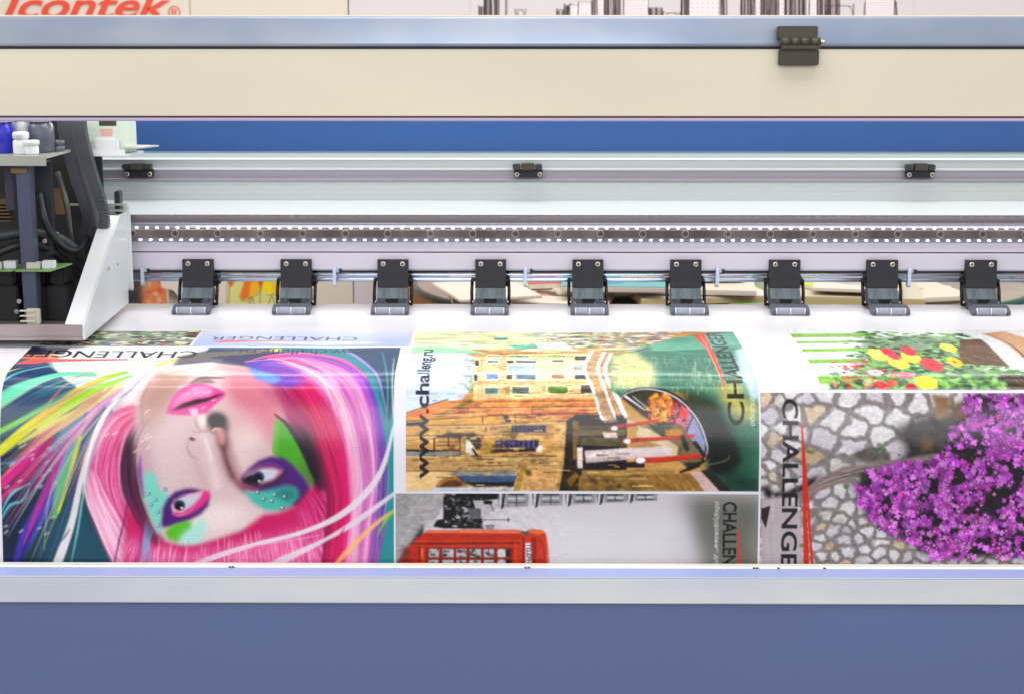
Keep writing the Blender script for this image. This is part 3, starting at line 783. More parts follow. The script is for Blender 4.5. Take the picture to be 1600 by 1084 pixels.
def z2(*p): return [(200 + p[i] / 3.3875, 570 + p[i + 1] / 3.3875) for i in range(0, len(p), 2)]
def Z2(*p, **k):
    return C.poly(z2(*p), k.pop('col'), **k)
C.glow(300, 820, 40, 20, (236, 216, 220), .6)
C.glow(246, 640, 30, 40, (200, 162, 160), .65)
C.glow(300, 668, 20, 24, (210, 182, 188), .5)
C.glow(405, 720, 22, 26, (206, 172, 184), .5)
C.glow(356, 800, 30, 16, (240, 224, 228), .6)
C.glow(420, 640, 26, 30, (212, 120, 150), .5)
C.glow(330, 580, 50, 12, (232, 214, 212), .7)
# lips
Z2(202, 258, 222, 205, 262, 148, 325, 106, 372, 100, 410, 102, 470, 122, 520, 152, 492, 186, 450, 224, 420, 252, 380, 266, 300, 268, 240, 264, col=(226, 92, 172), blur=1, smooth=True)
Z2(228, 212, 270, 160, 330, 128, 400, 116, 450, 130, 440, 160, 380, 172, 300, 194, 240, 226, col=(244, 160, 208), blur=4)
Z2(226, 246, 290, 206, 360, 182, 430, 172, 478, 154, 516, 152, 470, 172, 420, 194, 350, 214, 280, 234, col=(72, 44, 54), blur=1)
for a in ((290, 160, 330, 150), (340, 132, 372, 126), (352, 152, 392, 142), (400, 150, 440, 140), (270, 120, 296, 112), (330, 240, 362, 232), (392, 232, 410, 220), (446, 190, 466, 184)):
    C.stroke(z2(*a), [1, 3.2, 1], (252, 232, 246), .9, 1.2)
Z2(326, 236, 372, 232, 372, 268, 340, 272, col=(240, 196, 226), blur=1)
C.poly(z2(322, 100, 400, 80, 440, 78, 470, 96, 400, 96), (92, 52, 66), blur=2, alpha=.8)
# nose
C.stroke(z2(484, 340, 506, 420, 530, 500, 566, 590, 620, 660), [8, 18, 24, 22, 8], (176, 128, 136), .7, 13)
C.stroke(z2(484, 340, 500, 420, 520, 500, 556, 590, 620, 660), [5, 7, 8, 9, 5], (128, 78, 90), .6, 8)
C.stroke(z2(510, 440, 530, 520, 560, 590), [3, 5, 3], (84, 44, 58), .45, 6)
C.stroke(z2(396, 370, 418, 440, 446, 530, 474, 640), [6, 8, 8, 12], (238, 220, 226), .5, 10)
C.stroke(z2(412, 390, 430, 440, 446, 500), [2, 3, 1], (250, 240, 242), .55, 5)
C.stroke(z2(340, 470, 372, 540, 400, 620, 420, 660), [5, 10, 12, 6], (206, 172, 176), .45, 8)
C.glow(200 + 620 / 3.3875, 570 + 640 / 3.3875, 10, 8, (150, 80, 90), .6)
C.poly(z2(412, 290, 440, 252, 500, 256, 532, 300, 524, 350, 500, 360, 440, 352), (60, 34, 38), blur=4, smooth=True)
C.poly(z2(470, 330, 530, 320, 540, 420, 520, 460, 480, 420), (110, 64, 70), blur=5, alpha=.8)
C.dot(200 + 474 / 3.3875, 570 + 292 / 3.3875, 12, 9, (60, 34, 38), .9, 6)
C.poly(z2(450, 350, 480, 334, 510, 346, 516, 400, 500, 424, 480, 400, 470, 366), (206, 150, 150), blur=1.5, smooth=True)
C.stroke(z2(448, 352, 462, 338, 494, 340), [1, 2.4, 1], (248, 214, 206), .95)
C.dot(200 + 342 / 3.3875, 570 + 392 / 3.3875, 4.6, 2.6, (118, 58, 44), .95, 2, rot=.3)
C.stroke(z2(326, 400, 318, 440, 336, 480, 372, 500), [1, 3, 1], (190, 146, 148), .7, 3)
C.stroke(z2(356, 286, 366, 320, 388, 344), [1, 3, 2], (190, 146, 122), .8, 2)
C.poly(z2(372, 268, 410, 262, 412, 310, 392, 336), (240, 220, 220), blur=2)
C.stroke(z2(340, 350, 380, 356, 420, 350, 450, 356), [2, 4, 2], (178, 124, 126), .45, 3)
# right eye with its make-up
Z2(766, 470, 778, 290, 812, 300, 856, 344, 908, 420, 946, 500, 972, 560, 988, 612, 970, 650, 930, 610, 860, 530, col=(92, 172, 46), blur=1.2)
Z2(900, 480, 960, 560, 984, 612, 972, 640, 930, 600, col=(112, 142, 76), blur=3)
Z2(768, 470, 778, 300, 800, 310, 790, 480, col=(150, 200, 110), blur=3, alpha=.6)
C.stroke(z2(780, 262, 840, 312, 900, 394, 946, 480, 980, 560, 1004, 616), [3, 6, 9, 10, 9, 3], (54, 26, 58), .95, 3)
Z2(600, 590, 640, 548, 690, 506, 760, 480, 830, 490, 880, 530, 930, 590, 972, 648, 960, 710, 920, 752, 870, 740, 800, 700, 720, 680, 650, 668, 612, 640, col=(98, 44, 136), blur=2.5)
Z2(700, 700, 800, 690, 900, 640, 960, 690, 920, 760, 850, 760, 780, 740, col=(72, 40, 112), blur=5, alpha=.7)
Z2(612, 664, 700, 672, 790, 654, 850, 640, 892, 652, 904, 690, 870, 736, 810, 776, 730, 770, 660, 728, col=(92, 188, 182), blur=3)
Z2(780, 660, 850, 644, 896, 660, 900, 700, 850, 730, 790, 700, col=(52, 142, 142), blur=4)
Z2(600, 600, 640, 566, 700, 540, 770, 538, 830, 560, 800, 604, 740, 636, 660, 650, 610, 630, col=(206, 140, 176), blur=2)
Z2(610, 604, 650, 574, 720, 548, 796, 556, 782, 590, 730, 616, 670, 630, col=(206, 206, 224), blur=1)
Z2(600, 604, 650, 580, 700, 560, 720, 600, 690, 634, 640, 626, col=(34, 20, 36), blur=1)
C.dot(*z2(694, 592)[0], 9, 8.6, (86, 84, 150), 1, 1.5); C.dot(*z2(690, 598)[0], 7, 6.6, (18, 12, 28), 1, 1.5); C.dot(*z2(698, 614)[0], 2, 1.4, (240, 240, 250), 1)
C.poly(z2(598, 600, 650, 612, 700, 628, 770, 612, 840, 552, 850, 560, 800, 620, 740, 646, 670, 650, 610, 630), (44, 18, 44), alpha=.9, blur=1.5)
C.stroke(z2(604, 598, 640, 580, 690, 552, 740, 544), [1, 2, 1], (90, 40, 80), .6, 1.5)
C.stroke(z2(600, 622, 650, 656, 700, 652), [1, 3, 1], (200, 60, 110), .8, 1.5)
C.stroke(z2(640, 556, 700, 526, 770, 520, 820, 544), [1, 2, 1], (170, 110, 170), .55, 2)
for a, b in ((690, 674), (720, 708), (764, 718), (780, 686), (832, 696), (820, 756)):
    p = z2(a, b)[0]; C.dot(p[0], p[1], 3.4, 3.2, (58, 70, 90), .9, 1); C.dot(p[0] - .6, p[1] - .4, 2, 1.9, (214, 226, 240), 1, 1); C.dot(p[0] + 1, p[1] + 1, .9, .9, (60, 60, 110), 1, 1)
# left eye
Z2(84, 590, 104, 560, 136, 566, 156, 610, 170, 660, 214, 676, 214, 720, 186, 760, 180, 890, 160, 890, 124, 800, 88, 700, col=(140, 212, 206), blur=3)
C.stroke(z2(70, 480, 66, 560, 74, 620, 88, 700), [2, 7, 5, 2], (150, 70, 180), .8, 4)
Z2(178, 840, 186, 756, 208, 710, 250, 670, 310, 652, 366, 654, 400, 668, 438, 690, 430, 744, 388, 792, 310, 832, 230, 856, 184, 862, col=(92, 40, 132), blur=2)
Z2(384, 664, 436, 664, 438, 700, 400, 744, 340, 786, 262, 802, 236, 790, 320, 770, 376, 716, col=(226, 70, 154), blur=2)
Z2(232, 742, 250, 710, 300, 686, 350, 676, 404, 664, 384, 706, 340, 750, 290, 782, 240, 780, col=(236, 170, 204), blur=1)
Z2(240, 744, 262, 712, 310, 694, 360, 684, 392, 676, 366, 712, 322, 752, 270, 770, col=(204, 204, 220), blur=1)
C.dot(*z2(276, 742)[0], 8.8, 8.4, (84, 92, 146), 1, 1.5); C.dot(*z2(274, 746)[0], 6.8, 6.4, (18, 14, 30), 1, 1.4); C.dot(*z2(288, 756)[0], 2, 1.4, (244, 244, 250), 1)
C.stroke(z2(236, 740, 262, 708, 312, 690), [1, 2, 1], (60, 60, 120), .8); C.stroke(z2(234, 786, 280, 796, 330, 772, 380, 716), [1, 3, 2, 1], (238, 120, 180), .95, 1.2)
for a, b in ((200, 658), (112, 682), (150, 712), (126, 740), (162, 776), (162, 850)):
    p = z2(a, b)[0]; C.dot(p[0], p[1], 3.2, 3, (70, 96, 150), .9, 1); C.dot(p[0] - .6, p[1] - .3, 1.9, 1.8, (206, 216, 240), 1, 1)
Z2(202, 872, 250, 842, 320, 824, 346, 834, 340, 870, 300, 900, 268, 940, 226, 930, 206, 908, col=(108, 190, 50), blur=1.5)
Z2(340, 856, 390, 812, 420, 820, 410, 890, 380, 940, 300, 960, 272, 944, 290, 900, col=(176, 222, 220), blur=5)
# fringe at the foot of the print
C.poly(z2(0, 780, 60, 860, 120, 920, 200, 940, 300, 964, 400, 950, 500, 912, 600, 880, 640, 850, 720, 790, 800, 780, 900, 740, 960, 660, 1030, 596, 1090, 660, 1120, 800, 1100, 1240, 0, 1240), (206, 34, 118), blur=3)
C.poly(z2(0, 900, 120, 960, 300, 1000, 560, 960, 800, 900, 1000, 860, 1100, 900, 1100, 1240, 0, 1240), (228, 118, 180), blur=10)
for _ in range(420):
    x = rr(200, 512); t = (x - 200) / 312.0
    y = 852 - 40 * max(0, t - .35) * 1.2 - rr(0, 20) + rr(0, 40); l = rr(14, 46)
    lean = (x - 330) * .06
    C.stroke([(x, y), (x + lean * .4, y + l * .5), (x + lean, y + l)], [.3, rr(.7, 1.8), .3], random.choice([(246, 190, 220), (250, 214, 232), (186, 20, 100), (216, 60, 140), (240, 140, 190)]), .6, .9)
for _ in range(200):
    a = rr(0, 1); px, py = 462 + 50 * a, 800 - 50 * a + rr(-10, 12)
    C.stroke([(px, py), (px + 10 + 12 * a, py + 26), (px + 16 + 20 * a, py + 62)], [.3, rr(.8, 2), .3], random.choice([(226, 60, 150), (190, 20, 110), (244, 130, 190), (170, 20, 100)]), .5, .9)
# right sweep of hair
oR = [(420, 556), (480, 552), (540, 566), (580, 606), (598, 670), (602, 740), (594, 810), (584, 905)]
iR = [(398, 582), (420, 590), (450, 620), (478, 670), (500, 730), (512, 780), (510, 830), (500, 905)]
C.poly(oR + iR[::-1], (214, 60, 140), blur=2)
stops = [(0, (150, 30, 90)), (.10, (184, 34, 100)), (.2, (206, 34, 112)), (.36, (206, 28, 118)), (.46, (236, 128, 186)), (.56, (240, 196, 222)), (.68, (206, 112, 190)), (.8, (232, 170, 214)), (.9, (190, 104, 196)), (1, (120, 80, 190))]
def hc(t):
    t = 1 - t; ts = [s[0] for s in stops]; c = [np.interp(t, ts, [s[1][k] for s in stops]) for k in range(3)]
    f = rr(.8, 1.18); return tuple(min(252, max(10, v * f)) for v in c)
lock(oR, iR, 620, hc, w=(1.4, 5), al=.7)
C.poly([(384, 566), (420, 560), (470, 576), (480, 600), (440, 606), (400, 592)], (110, 80, 206), blur=4, alpha=.85)
C.poly([(390, 574), (440, 590), (430, 600), (396, 588)], (110, 170, 226), blur=3, alpha=.8)
C.poly([(400, 600), (440, 604), (480, 640), (500, 700), (480, 690), (450, 650)], (184, 70, 128), blur=6, alpha=.6)
C.poly([(466, 664), (484, 676), (502, 716), (510, 766), (496, 768), (482, 724)], (52, 24, 58), blur=4, alpha=.9)
lock(oR, iR, 110, hc, w=(.8, 2), al=.5, lo=0, hi=.75)
C.stroke([(384, 566), (420, 556), (470, 552), (530, 560), (572, 590)], [3, 9, 12, 10, 3], (244, 116, 186), .8, 4)
C.stroke([(470, 560), (510, 580), (536, 640), (548, 720), (556, 820), (556, 900)], [3, 12, 9, 8, 9, 10], (242, 196, 222), .45, 5)
C.stroke([(384, 565), (440, 562), (500, 590), (528, 650)], [1, 3, 3, 1], (250, 224, 240), .8, 1.5)
# bands of teal at the right edge
C.poly([(610, 600), (620, 600), (620, 905), (586, 905), (596, 800), (604, 720)], (60, 152, 164), blur=3)
C.poly([(540, 543), (640, 543), (620, 640), (604, 660), (592, 600), (570, 566)], (66, 92, 126), blur=3)
S2([(530, 546), (556, 556), (588, 584), (604, 640)], [3, 7, 4, 1], (176, 156, 226), .9, 1.5)
S2([(616, 560), (614, 620), (618, 680)], [1, 2, 2], (206, 226, 236), .9)
S2([(598, 550), (606, 600), (604, 660)], [1, 2, 1], (110, 190, 190), .8)
lock([(232, 655), (216, 690), (214, 750), (226, 800), (250, 845)], [(212, 662), (192, 706), (194, 760), (212, 810), (246, 856)], 60, [(90, 40, 80), (150, 50, 110), (30, 14, 34), (110, 60, 100)], w=(.8, 2), al=.55)
lock([(598, 640), (606, 700), (606, 760), (598, 840), (590, 905)], [(580, 640), (586, 700), (590, 760), (584, 840), (570, 905)], 60, [(110, 70, 180), (150, 90, 190), (220, 180, 220), (60, 60, 140)], w=(.8, 2), al=.6)
# white ribbons
S2([(250, 905), (330, 872), (400, 850), (470, 832), (530, 806), (574, 768), (600, 726), (620, 650)], [3, 8, 6, 6, 9, 10, 7, 3], (228, 216, 232), .96, 1.2)
S2([(380, 905), (440, 876), (510, 842), (560, 812), (620, 768)], [3, 12, 5, 9, 5], (226, 212, 230), .92, 1.3)
S2([(300, 880), (380, 856), (440, 846), (500, 836)], [1, 2, 1], (240, 180, 214), .8)
S2([(518, 852), (534, 832), (540, 822)], [2, 2.5, 1], (190, 40, 110), .9)
S2([(505, 905), (548, 856), (590, 816), (624, 792)], [3, 8, 6, 3], (240, 190, 130), .85, 2)
S2([(590, 836), (604, 812), (622, 790)], [1, 4, 4], (140, 204, 60), .85, 1.5)
S2([(584, 905), (594, 850), (606, 816)], [3, 3, 1], (190, 80, 170), .8)
S2([(78, 912), (98, 860), (114, 812), (128, 748), (146, 690), (170, 640), (196, 612)], [14, 13, 10, 8, 8, 6, 1], (230, 220, 232), .97, 1.3)
S2([(92, 852), (104, 836), (110, 826)], [1, 3, 1], (60, 80, 110), .8)
S2([(112, 880), (122, 830), (130, 780), (142, 720), (162, 670)], [1, 3, 3, 3, 1], (150, 206, 214), .8)
S2([(130, 770), (142, 700), (156, 660), (186, 622)], [1, 3, 4, 1], (250, 240, 246), .85)
for k in range(6): S2([(222 + k * 3, 885 - k), (224 + 2 * k, 850), (230 + k * 2, 812 + k * 3)], [1, 2, .5], (110, 180, 222), .8)
S2([(206, 905), (218, 866), (224, 820)], [6, 9, 2], (176, 44, 130), .7, 3)
for _ in range(14):
    a, b = rr(150, 240), rr(600, 720); C.stroke([(a, b), (a + 7, b - 5)], 1.3, (250, 236, 226), .8)
x0, y0, x1, y1 = clip_to(*PR)
sub = C.a[y0:y1, x0:x1]; C.a[y0:y1, x0:x1] = .45 * sub + .55 * boxblur(sub, 1)
nn = vnoise(y1 - y0, x1 - x0, 2, 2, 77, 2); C.a[y0:y1, x0:x1] *= (1 + (nn - .5) * .12)[..., None]
# words on the portrait
C.poly([(26, 556), (92, 556), (92, 562), (22, 562)], (230, 140, 90), blur=1, alpha=.85)
C.poly([(26, 545), (110, 545), (100, 555), (26, 555)], (36, 40, 60), blur=1, alpha=.8)
C.text('CHALLENGER', (311, 549.2), (36, 549.2), VH(549.2, 559.6), (44, 42, 54), bold=.012)
C.poly([(22, 571), (50, 561.5), (70, 562), (200, 561), (202, 563), (70, 567), (60, 569)], (240, 96, 90), alpha=.95)
C.text('www.challeng.ru', (590, 546), (377, 546), VH(546, 553), (62, 66, 82), alpha=.85, bold=.01)

# ============ small prints at the back of the table
def rect(box, col, **k):
    x0, y0, x1, y1 = clip_to(*box); C.poly([(x0, y0), (x1, y0), (x1, y1), (x0, y1)], col, raw=True, **k)
LX = uv(640, 541)[0]
MK = (uv(60, 541)[0], uv(296, 541)[0] , 518.5, 541.2)
rect(MK, (150, 160, 140), noise=.3, nscale=(14, 8))
for _ in range(420):
    a, b = rr(20, 320), rr(516, 543)
    c = random.choice([(36, 52, 60), (60, 100, 90), (226, 222, 150), (232, 236, 240), (90, 84, 140), (190, 150, 120), (50, 60, 80), (120, 150, 110), (236, 230, 220), (170, 60, 60)])
    C.dot(a, b, rr(2, 13), rr(1.5, 7), c, .85, 1.2, rot=rr(-.5, .5))
CB = (uv(300, 541)[0], LX, 518.5, 541.2)
rect(CB, (222, 222, 244), col2=(176, 186, 232), gdir=(0, 1))
C.text('CHALLENGER', (560, 527.5), (332, 527.5), VH(527.3, 532.4), (52, 52, 86), alpha=.9)
C.poly([(330, 536), (350, 533), (400, 533.6), (500, 534), (400, 535), (350, 536.5)], (230, 110, 110), alpha=.9)
C.poly([(400, 536), (560, 534), (600, 536), (500, 539)], (240, 240, 252), alpha=.8, blur=2)
C.clip = None
# ============ canal town print (lies on its side)
CX0 = uv(634.9, 703)[0]; CX1 = uv(1187.4, 703)[0]
CN = (CX0, CX1, 519, 766.5)
x0, y0, x1, y1 = clip_to(*CN)
C.poly([(x0, y0), (x1, y0), (x1, y1), (x0, y1)], (196, 152, 96), raw=True, noise=.2, nscale=(60, 18))
def z3(*p): return [(630 + p[i] / 4.25, 515 + p[i + 1] / 4.25) for i in range(0, len(p), 2)]
def z4(*p): return [(900 + p[i] / 4.25, 515 + p[i + 1] / 4.25) for i in range(0, len(p), 2)]
def A(*p, **k): C.poly(z3(*p), k.pop('col'), **k)
def B(*p, **k): C.poly(z4(*p), k.pop('col'), **k)
# distant greens and pale roofs lying on the table
A(0, 0, 1300, 0, 1300, 110, 0, 140, col=(216, 218, 184), noise=.15, nscale=(70, 6))
for _ in range(260):
    a, b = rr(650, 1010), rr(518, 549)
    C.dot(a, b, rr(6, 40), rr(1.5, 7), random.choice([(226, 228, 190), (196, 206, 170), (150, 170, 130), (236, 232, 214), (208, 196, 180), (120, 160, 150), (230, 214, 150)]), .55, 2, rot=rr(-.1, .1))
for _ in range(300):
    a, b = rr(840, 1060), rr(518, 543)
    C.dot(a, b, rr(2, 14), rr(1.5, 7), random.choice([(110, 170, 70), (50, 60, 66), (226, 220, 226), (150, 120, 140), (236, 220, 230), (90, 120, 90), (190, 150, 150), (70, 80, 110)]), .7, 1.3, rot=rr(-.4, .4))
A(700, 104, 900, 100, 960, 124, 740, 126, col=(110, 176, 160)); A(600, 56, 700, 56, 690, 72, 610, 74, col=(110, 160, 170))
A(880, 92, 1060, 80, 1130, 130, 900, 126, col=(226, 220, 230)); A(0, 120, 240, 118, 460, 140, 560, 160, 300, 166, 0, 150, col=(160, 206, 176), blur=1)
# sky
A(-40, 160, 400, 160, 470, 182, 470, 380, 380, 470, 230, 480, 10, 552, -40, 560, col=(206, 214, 244), blur=1, noise=.04, nscale=(90, 60))
for _ in range(160):
    a, b = rr(400, 490), rr(190, 400); p = z3(a, b)[0]
    C.dot(p[0], p[1], rr(1, 4), rr(1, 4), random.choice([(150, 160, 80), (110, 130, 60), (190, 190, 130), (90, 110, 70)]), .6 * (a - 370) / 120, 1)
# pale palace
A(470, 178, 1300, 150, 1300, 470, 470, 468, col=(232, 200, 160), noise=.10, nscale=(30, 12))
A(660, 200, 1140, 190, 1140, 340, 680, 340, col=(240, 226, 192), blur=2)
for y in (178, 200, 340, 352, 460): A(470, y, 1300, y - 6, 1300, y, 470, y + 6, col=(206, 130, 90), alpha=.6)
for x in (500, 520, 640, 660, 676): A(x, 178, x + 6, 178, x + 6, 466, x, 466, col=(180, 110, 80), alpha=.55)
for _ in range(260):
    a, b = rr(480, 1250), rr(160, 460); w = rr(6, 50)
    A(a, b, a + w, b - 2, a + w, b + rr(1, 6), a, b + rr(1, 6), col=random.choice([(214, 160, 110), (246, 226, 190), (190, 140, 100), (236, 190, 140), (150, 110, 90), (250, 236, 210)]), alpha=rr(.2, .6))
def win(x0, y0, x1, y1, c=(110, 130, 150)):
    A(x0 - 5, y0 - 5, x1 + 5, y0 - 5, x1 + 5, y1 + 5, x0 - 5, y1 + 5, col=(246, 232, 206)); A(x0, y0, x1, y0, x1, y1, x0, y1, col=c, noise=.35, nscale=(6, 4))
for (a, b, c_, d, q) in ((560, 176, 650, 186, (130, 160, 160)), (560, 208, 636, 222, (120, 140, 170)), (552, 290, 634, 330, (130, 150, 190)), (544, 382, 634, 424, (110, 140, 140)),
        (704, 172, 838, 186, (120, 150, 130)), (690, 206, 736, 224, (80, 70, 90)), (750, 206, 884, 222, (120, 140, 180)), (700, 238, 884, 278, (190, 204, 226)), (750, 294, 884, 330, (110, 130, 160)), (686, 298, 728, 330, (100, 80, 80)),
        (724, 376, 838, 424, (120, 130, 120)), (958, 168, 1080, 184, (150, 176, 100)), (990, 200, 1070, 216, (130, 130, 130)), (988, 294, 1076, 326, (170, 140, 110)), (960, 374, 1096, 418, (110, 140, 50)),
        (478, 206, 506, 244, (90, 60, 70)), (470, 294, 496, 340, (90, 60, 80)), (1140, 176, 1240, 206, (90, 90, 96)), (1140, 300, 1240, 330, (80, 80, 90)), (1180, 366, 1260, 420, (90, 76, 80)), (1130, 230, 1240, 280, (190, 190, 190))):
    win(a, b, c_, d, q)
A(672, 380, 704, 372, 716, 400, 704, 428, 680, 420, col=(196, 160, 110)); A(924, 376, 948, 372, 952, 416, 926, 410, col=(206, 160, 110))
# orange row of houses
A(10, 560, 240, 480, 380, 462, 560, 462, 1300, 452, 1300, 566, 560, 570, 180, 604, 10, 606, col=(226, 146, 84), noise=.22, nscale=(40, 5))
A(20, 548, 200, 486, 296, 458, 300, 468, 230, 500, 20, 580, col=(196, 116, 70))
A(180, 600, 250, 552, 440, 458, 480, 470, 300, 560, 220, 606, col=(150, 120, 50), noise=.5, nscale=(5, 5))
for _ in range(150):
    a, b = rr(240, 1280), rr(470, 600); w = rr(20, 120)
    if a < 520 and b < 560 - (a - 180) * .25: continue
    A(a, b, a + w, b - 2, a + w, b + rr(2, 12), a, b + rr(3, 12), col=random.choice([(236, 126, 60), (220, 110, 50), (246, 190, 130), (110, 60, 40), (240, 170, 100), (190, 110, 70), (90, 50, 44)]), alpha=.75)
A(40, 566, 200, 530, 210, 545, 40, 590, col=(236, 120, 60)); A(340, 546, 480, 536, 470, 560, 350, 562, col=(206, 90, 50), alpha=.8)
A(560, 560, 1300, 546, 1300, 556, 560, 566, col=(110, 56, 34)); A(856, 500, 862, 500, 862, 566, 856, 566, col=(90, 56, 40))
# yellow and tan walls
A(10, 580, 560, 572, 1080, 604, 1080, 620, 560, 630, 10, 640, col=(214, 160, 64), noise=.2, nscale=(40, 8))
A(10, 630, 560, 620, 1080, 606, 1080, 760, 1010, 860, 1000, 900, 10, 900, col=(206, 160, 104), noise=.22, nscale=(50, 12))
A(10, 830, 1030, 840, 1020, 930, 640, 940, 10, 940, col=(196, 158, 112), noise=.16, nscale=(30, 30))
A(10, 605, 130, 603, 130, 634, 10, 634, col=(52, 40, 82)); A(720, 632, 950, 630, 950, 676, 720, 680, col=(44, 38, 84))
A(612, 732, 904, 728, 900, 780, 608, 784, col=(54, 42, 100)); A(570, 790, 880, 780, 890, 806, 580, 816, col=(40, 26, 50))
for k in range(8): A(740 + k * 26, 632, 743 + k * 26, 632, 743 + k * 26, 676, 740 + k * 26, 676, col=(110, 110, 170)); A(636 + k * 33, 732, 639 + k * 33, 732, 639 + k * 33, 780, 636 + k * 33, 782, col=(160, 150, 200))
A(540, 740, 620, 736, 600, 790, 560, 830, 520, 830, 500, 780, col=(186, 150, 60), blur=2)
A(400, 700, 470, 676, 520, 720, 528, 790, 480, 800, 440, 740, col=(70, 56, 40), blur=1); A(420, 730, 440, 728, 500, 820, 420, 830, col=(230, 220, 216))
A(452, 782, 470, 784, 510, 840, 488, 846, col=(40, 30, 30)); A(390, 712, 416, 700, 416, 830, 392, 830, col=(176, 150, 110))
for _ in range(420):
    a, b = rr(10, 1060), rr(600, 1060); w = rr(8, 90)
    A(a, b, a + w, b - rr(-1, 2), a + w, b + rr(1, 5), a, b + rr(1, 6), col=random.choice([(232, 196, 140), (150, 106, 60), (110, 76, 44), (224, 176, 110), (176, 130, 80), (240, 214, 166), (196, 140, 40), (90, 60, 40)]), alpha=rr(.2, .6))
for (a, b, w, h) in ((640, 640, 60, 5), (120, 700, 90, 5), (560, 850, 200, 4), (60, 860, 150, 4), (700, 700, 250, 5), (300, 650, 180, 4), (900, 880, 90, 5), (430, 900, 300, 4)):
    A(a, b, a + w, b - 4, a + w, b + h, a, b + h + 3, col=(84, 54, 36), alpha=.8); A(a, b + h + 4, a + w, b + h, a + w, b + h + 6, a, b + h + 10, col=(240, 210, 160), alpha=.7)
for q in ((10, 556, 300, 462), (10, 606, 560, 574), (10, 636, 560, 630), (560, 630, 1060, 600), (10, 704, 300, 700), (480, 700, 1060, 690), (10, 832, 640, 842), (640, 842, 1020, 836), (10, 940, 760, 938), (300, 480, 1300, 470), (250, 520, 1300, 508), (200, 560, 560, 545)):
    C.stroke(z3(*q), rr(1, 2.2), random.choice([(70, 40, 24), (96, 56, 30), (50, 34, 26)]), .8, 1); C.stroke([(a, b + 1.6) for a, b in z3(*q)], 1.4, (244, 214, 160), .6, 1)
for _ in range(70):
    a, b = rr(30, 1030), rr(600, 1050); w = rr(20, 70); h = rr(8, 20)
    A(a, b, a + w, b - 2, a + w - 3, b + h, a + 2, b + h, col=random.choice([(70, 46, 30), (110, 74, 44), (50, 40, 60), (236, 206, 150), (150, 100, 50)]), alpha=rr(.35, .8))
# dark balcony frame
A(204, 716, 300, 680, 450, 684, 380, 716, col=(96, 84, 78))
for q in ((204, 716, 214, 716, 214, 840, 204, 840), (374, 712, 384, 712, 384, 836, 376, 836), (204, 740, 384, 738, 384, 744, 204, 746), (210, 796, 384, 794, 384, 804, 210, 808), (298, 716, 306, 716, 306, 776, 298, 776), (220, 764, 384, 762, 384, 768, 220, 770), (526, 570, 534, 570, 534, 616, 526, 616), (566, 566, 660, 560, 660, 568, 566, 572), (742, 548, 750, 548, 750, 616, 742, 616), (548, 636, 554, 636, 554, 670, 548, 670)):
    A(*q, col=(64, 36, 30))
A(660, 566, 700, 566, 722, 610, 690, 616, col=(60, 50, 46)); A(700, 680, 780, 676, 740, 730, 720, 724, col=(150, 112, 60))
A(20, 790, 210, 796, 210, 812, 20, 806, col=(40, 30, 44)); A(20, 812, 380, 812, 380, 826, 20, 834, col=(130, 150, 170))
A(900, 770, 930, 766, 920, 806, 880, 810, col=(226, 222, 220))
# lower pale facade, boat shaped awning
A(10, 940, 300, 940, 340, 1000, 200, 1070, 10, 1070, col=(222, 190, 150), noise=.12, nscale=(20, 20)); A(216, 1040, 260, 990, 340, 980, 420, 1030, 260, 1060, col=(176, 120, 64), smooth=True)
A(240, 1040, 290, 1004, 360, 1000, 400, 1030, 300, 1050, col=(110, 70, 40), smooth=True)
A(310, 940, 760, 936, 750, 966, 350, 966, col=(150, 150, 150)); A(350, 968, 760, 966, 742, 1010, 400, 1014, col=(76, 96, 130)); A(400, 1012, 742, 1008, 740, 1036, 480, 1040, col=(34, 34, 44))
A(200, 1046, 740, 1044, 740, 1062, 190, 1066, col=(190, 196, 214)); A(530, 950, 600, 944, 580, 962, 540, 966, col=(206, 180, 120))
A(740, 1040, 790, 906, 830, 900, 800, 980, 770, 1066, 740, 1066, col=(170, 136, 70), noise=.3, nscale=(6, 6)); A(810, 930, 1010, 930, 1000, 1066, 780, 1066, col=(216, 170, 122), noise=.14, nscale=(20, 20))
A(800, 920, 850, 930, 860, 970, 820, 970, col=(110, 80, 40), blur=1)
A(1020, 760, 1060, 600, 1076, 600, 1050, 930, 1010, 1066, 998, 1066, 1020, 930, col=(206, 170, 120))
# dark shops behind the boat
B(0, 560, 340, 560, 340, 1000, 0, 1070, -110, 1070, -80, 900, -60, 600, col=(48, 34, 26), noise=.5, nscale=(12, 10))
B(-40, 840, 20, 840, 30, 1070, -110, 1070, col=(60, 44, 26), noise=.6, nscale=(7, 7))
for q in ((-20, 600, 20, 600, 20, 860, -16, 860), (-60, 1000, 0, 940, 20, 960, -30, 1040)): B(*q, col=(150, 110, 40), alpha=.8, noise=.3)
B(-60, 740, -20, 740, -20, 800, -60, 800, col=(40, 26, 20))
# bridge
B(110, 140, 190, 150, 150, 250, 240, 560, 270, 590, 190, 600, 60, 300, 80, 210, col=(196, 160, 128), noise=.2, nscale=(6, 8))
C.stroke(z4(110, 136, 60, 240, 70, 300, 130, 440, 180, 590, 270, 600), [5, 5, 4.5, 4, 4, 2], (238, 232, 240)); C.stroke(z4(190, 150, 150, 240, 160, 310, 210, 440, 262, 580), [5, 4.5, 4, 4, 3], (240, 234, 244))
C.stroke(z4(236, 160, 196, 250, 206, 320, 260, 420, 330, 570), [6, 5, 5, 7, 6], (236, 228, 240)); C.stroke(z4(212, 150, 172, 240, 184, 320, 236, 440, 290, 576), [1.5, 1.5, 1.5, 1.5, 1.5], (176, 160, 160))
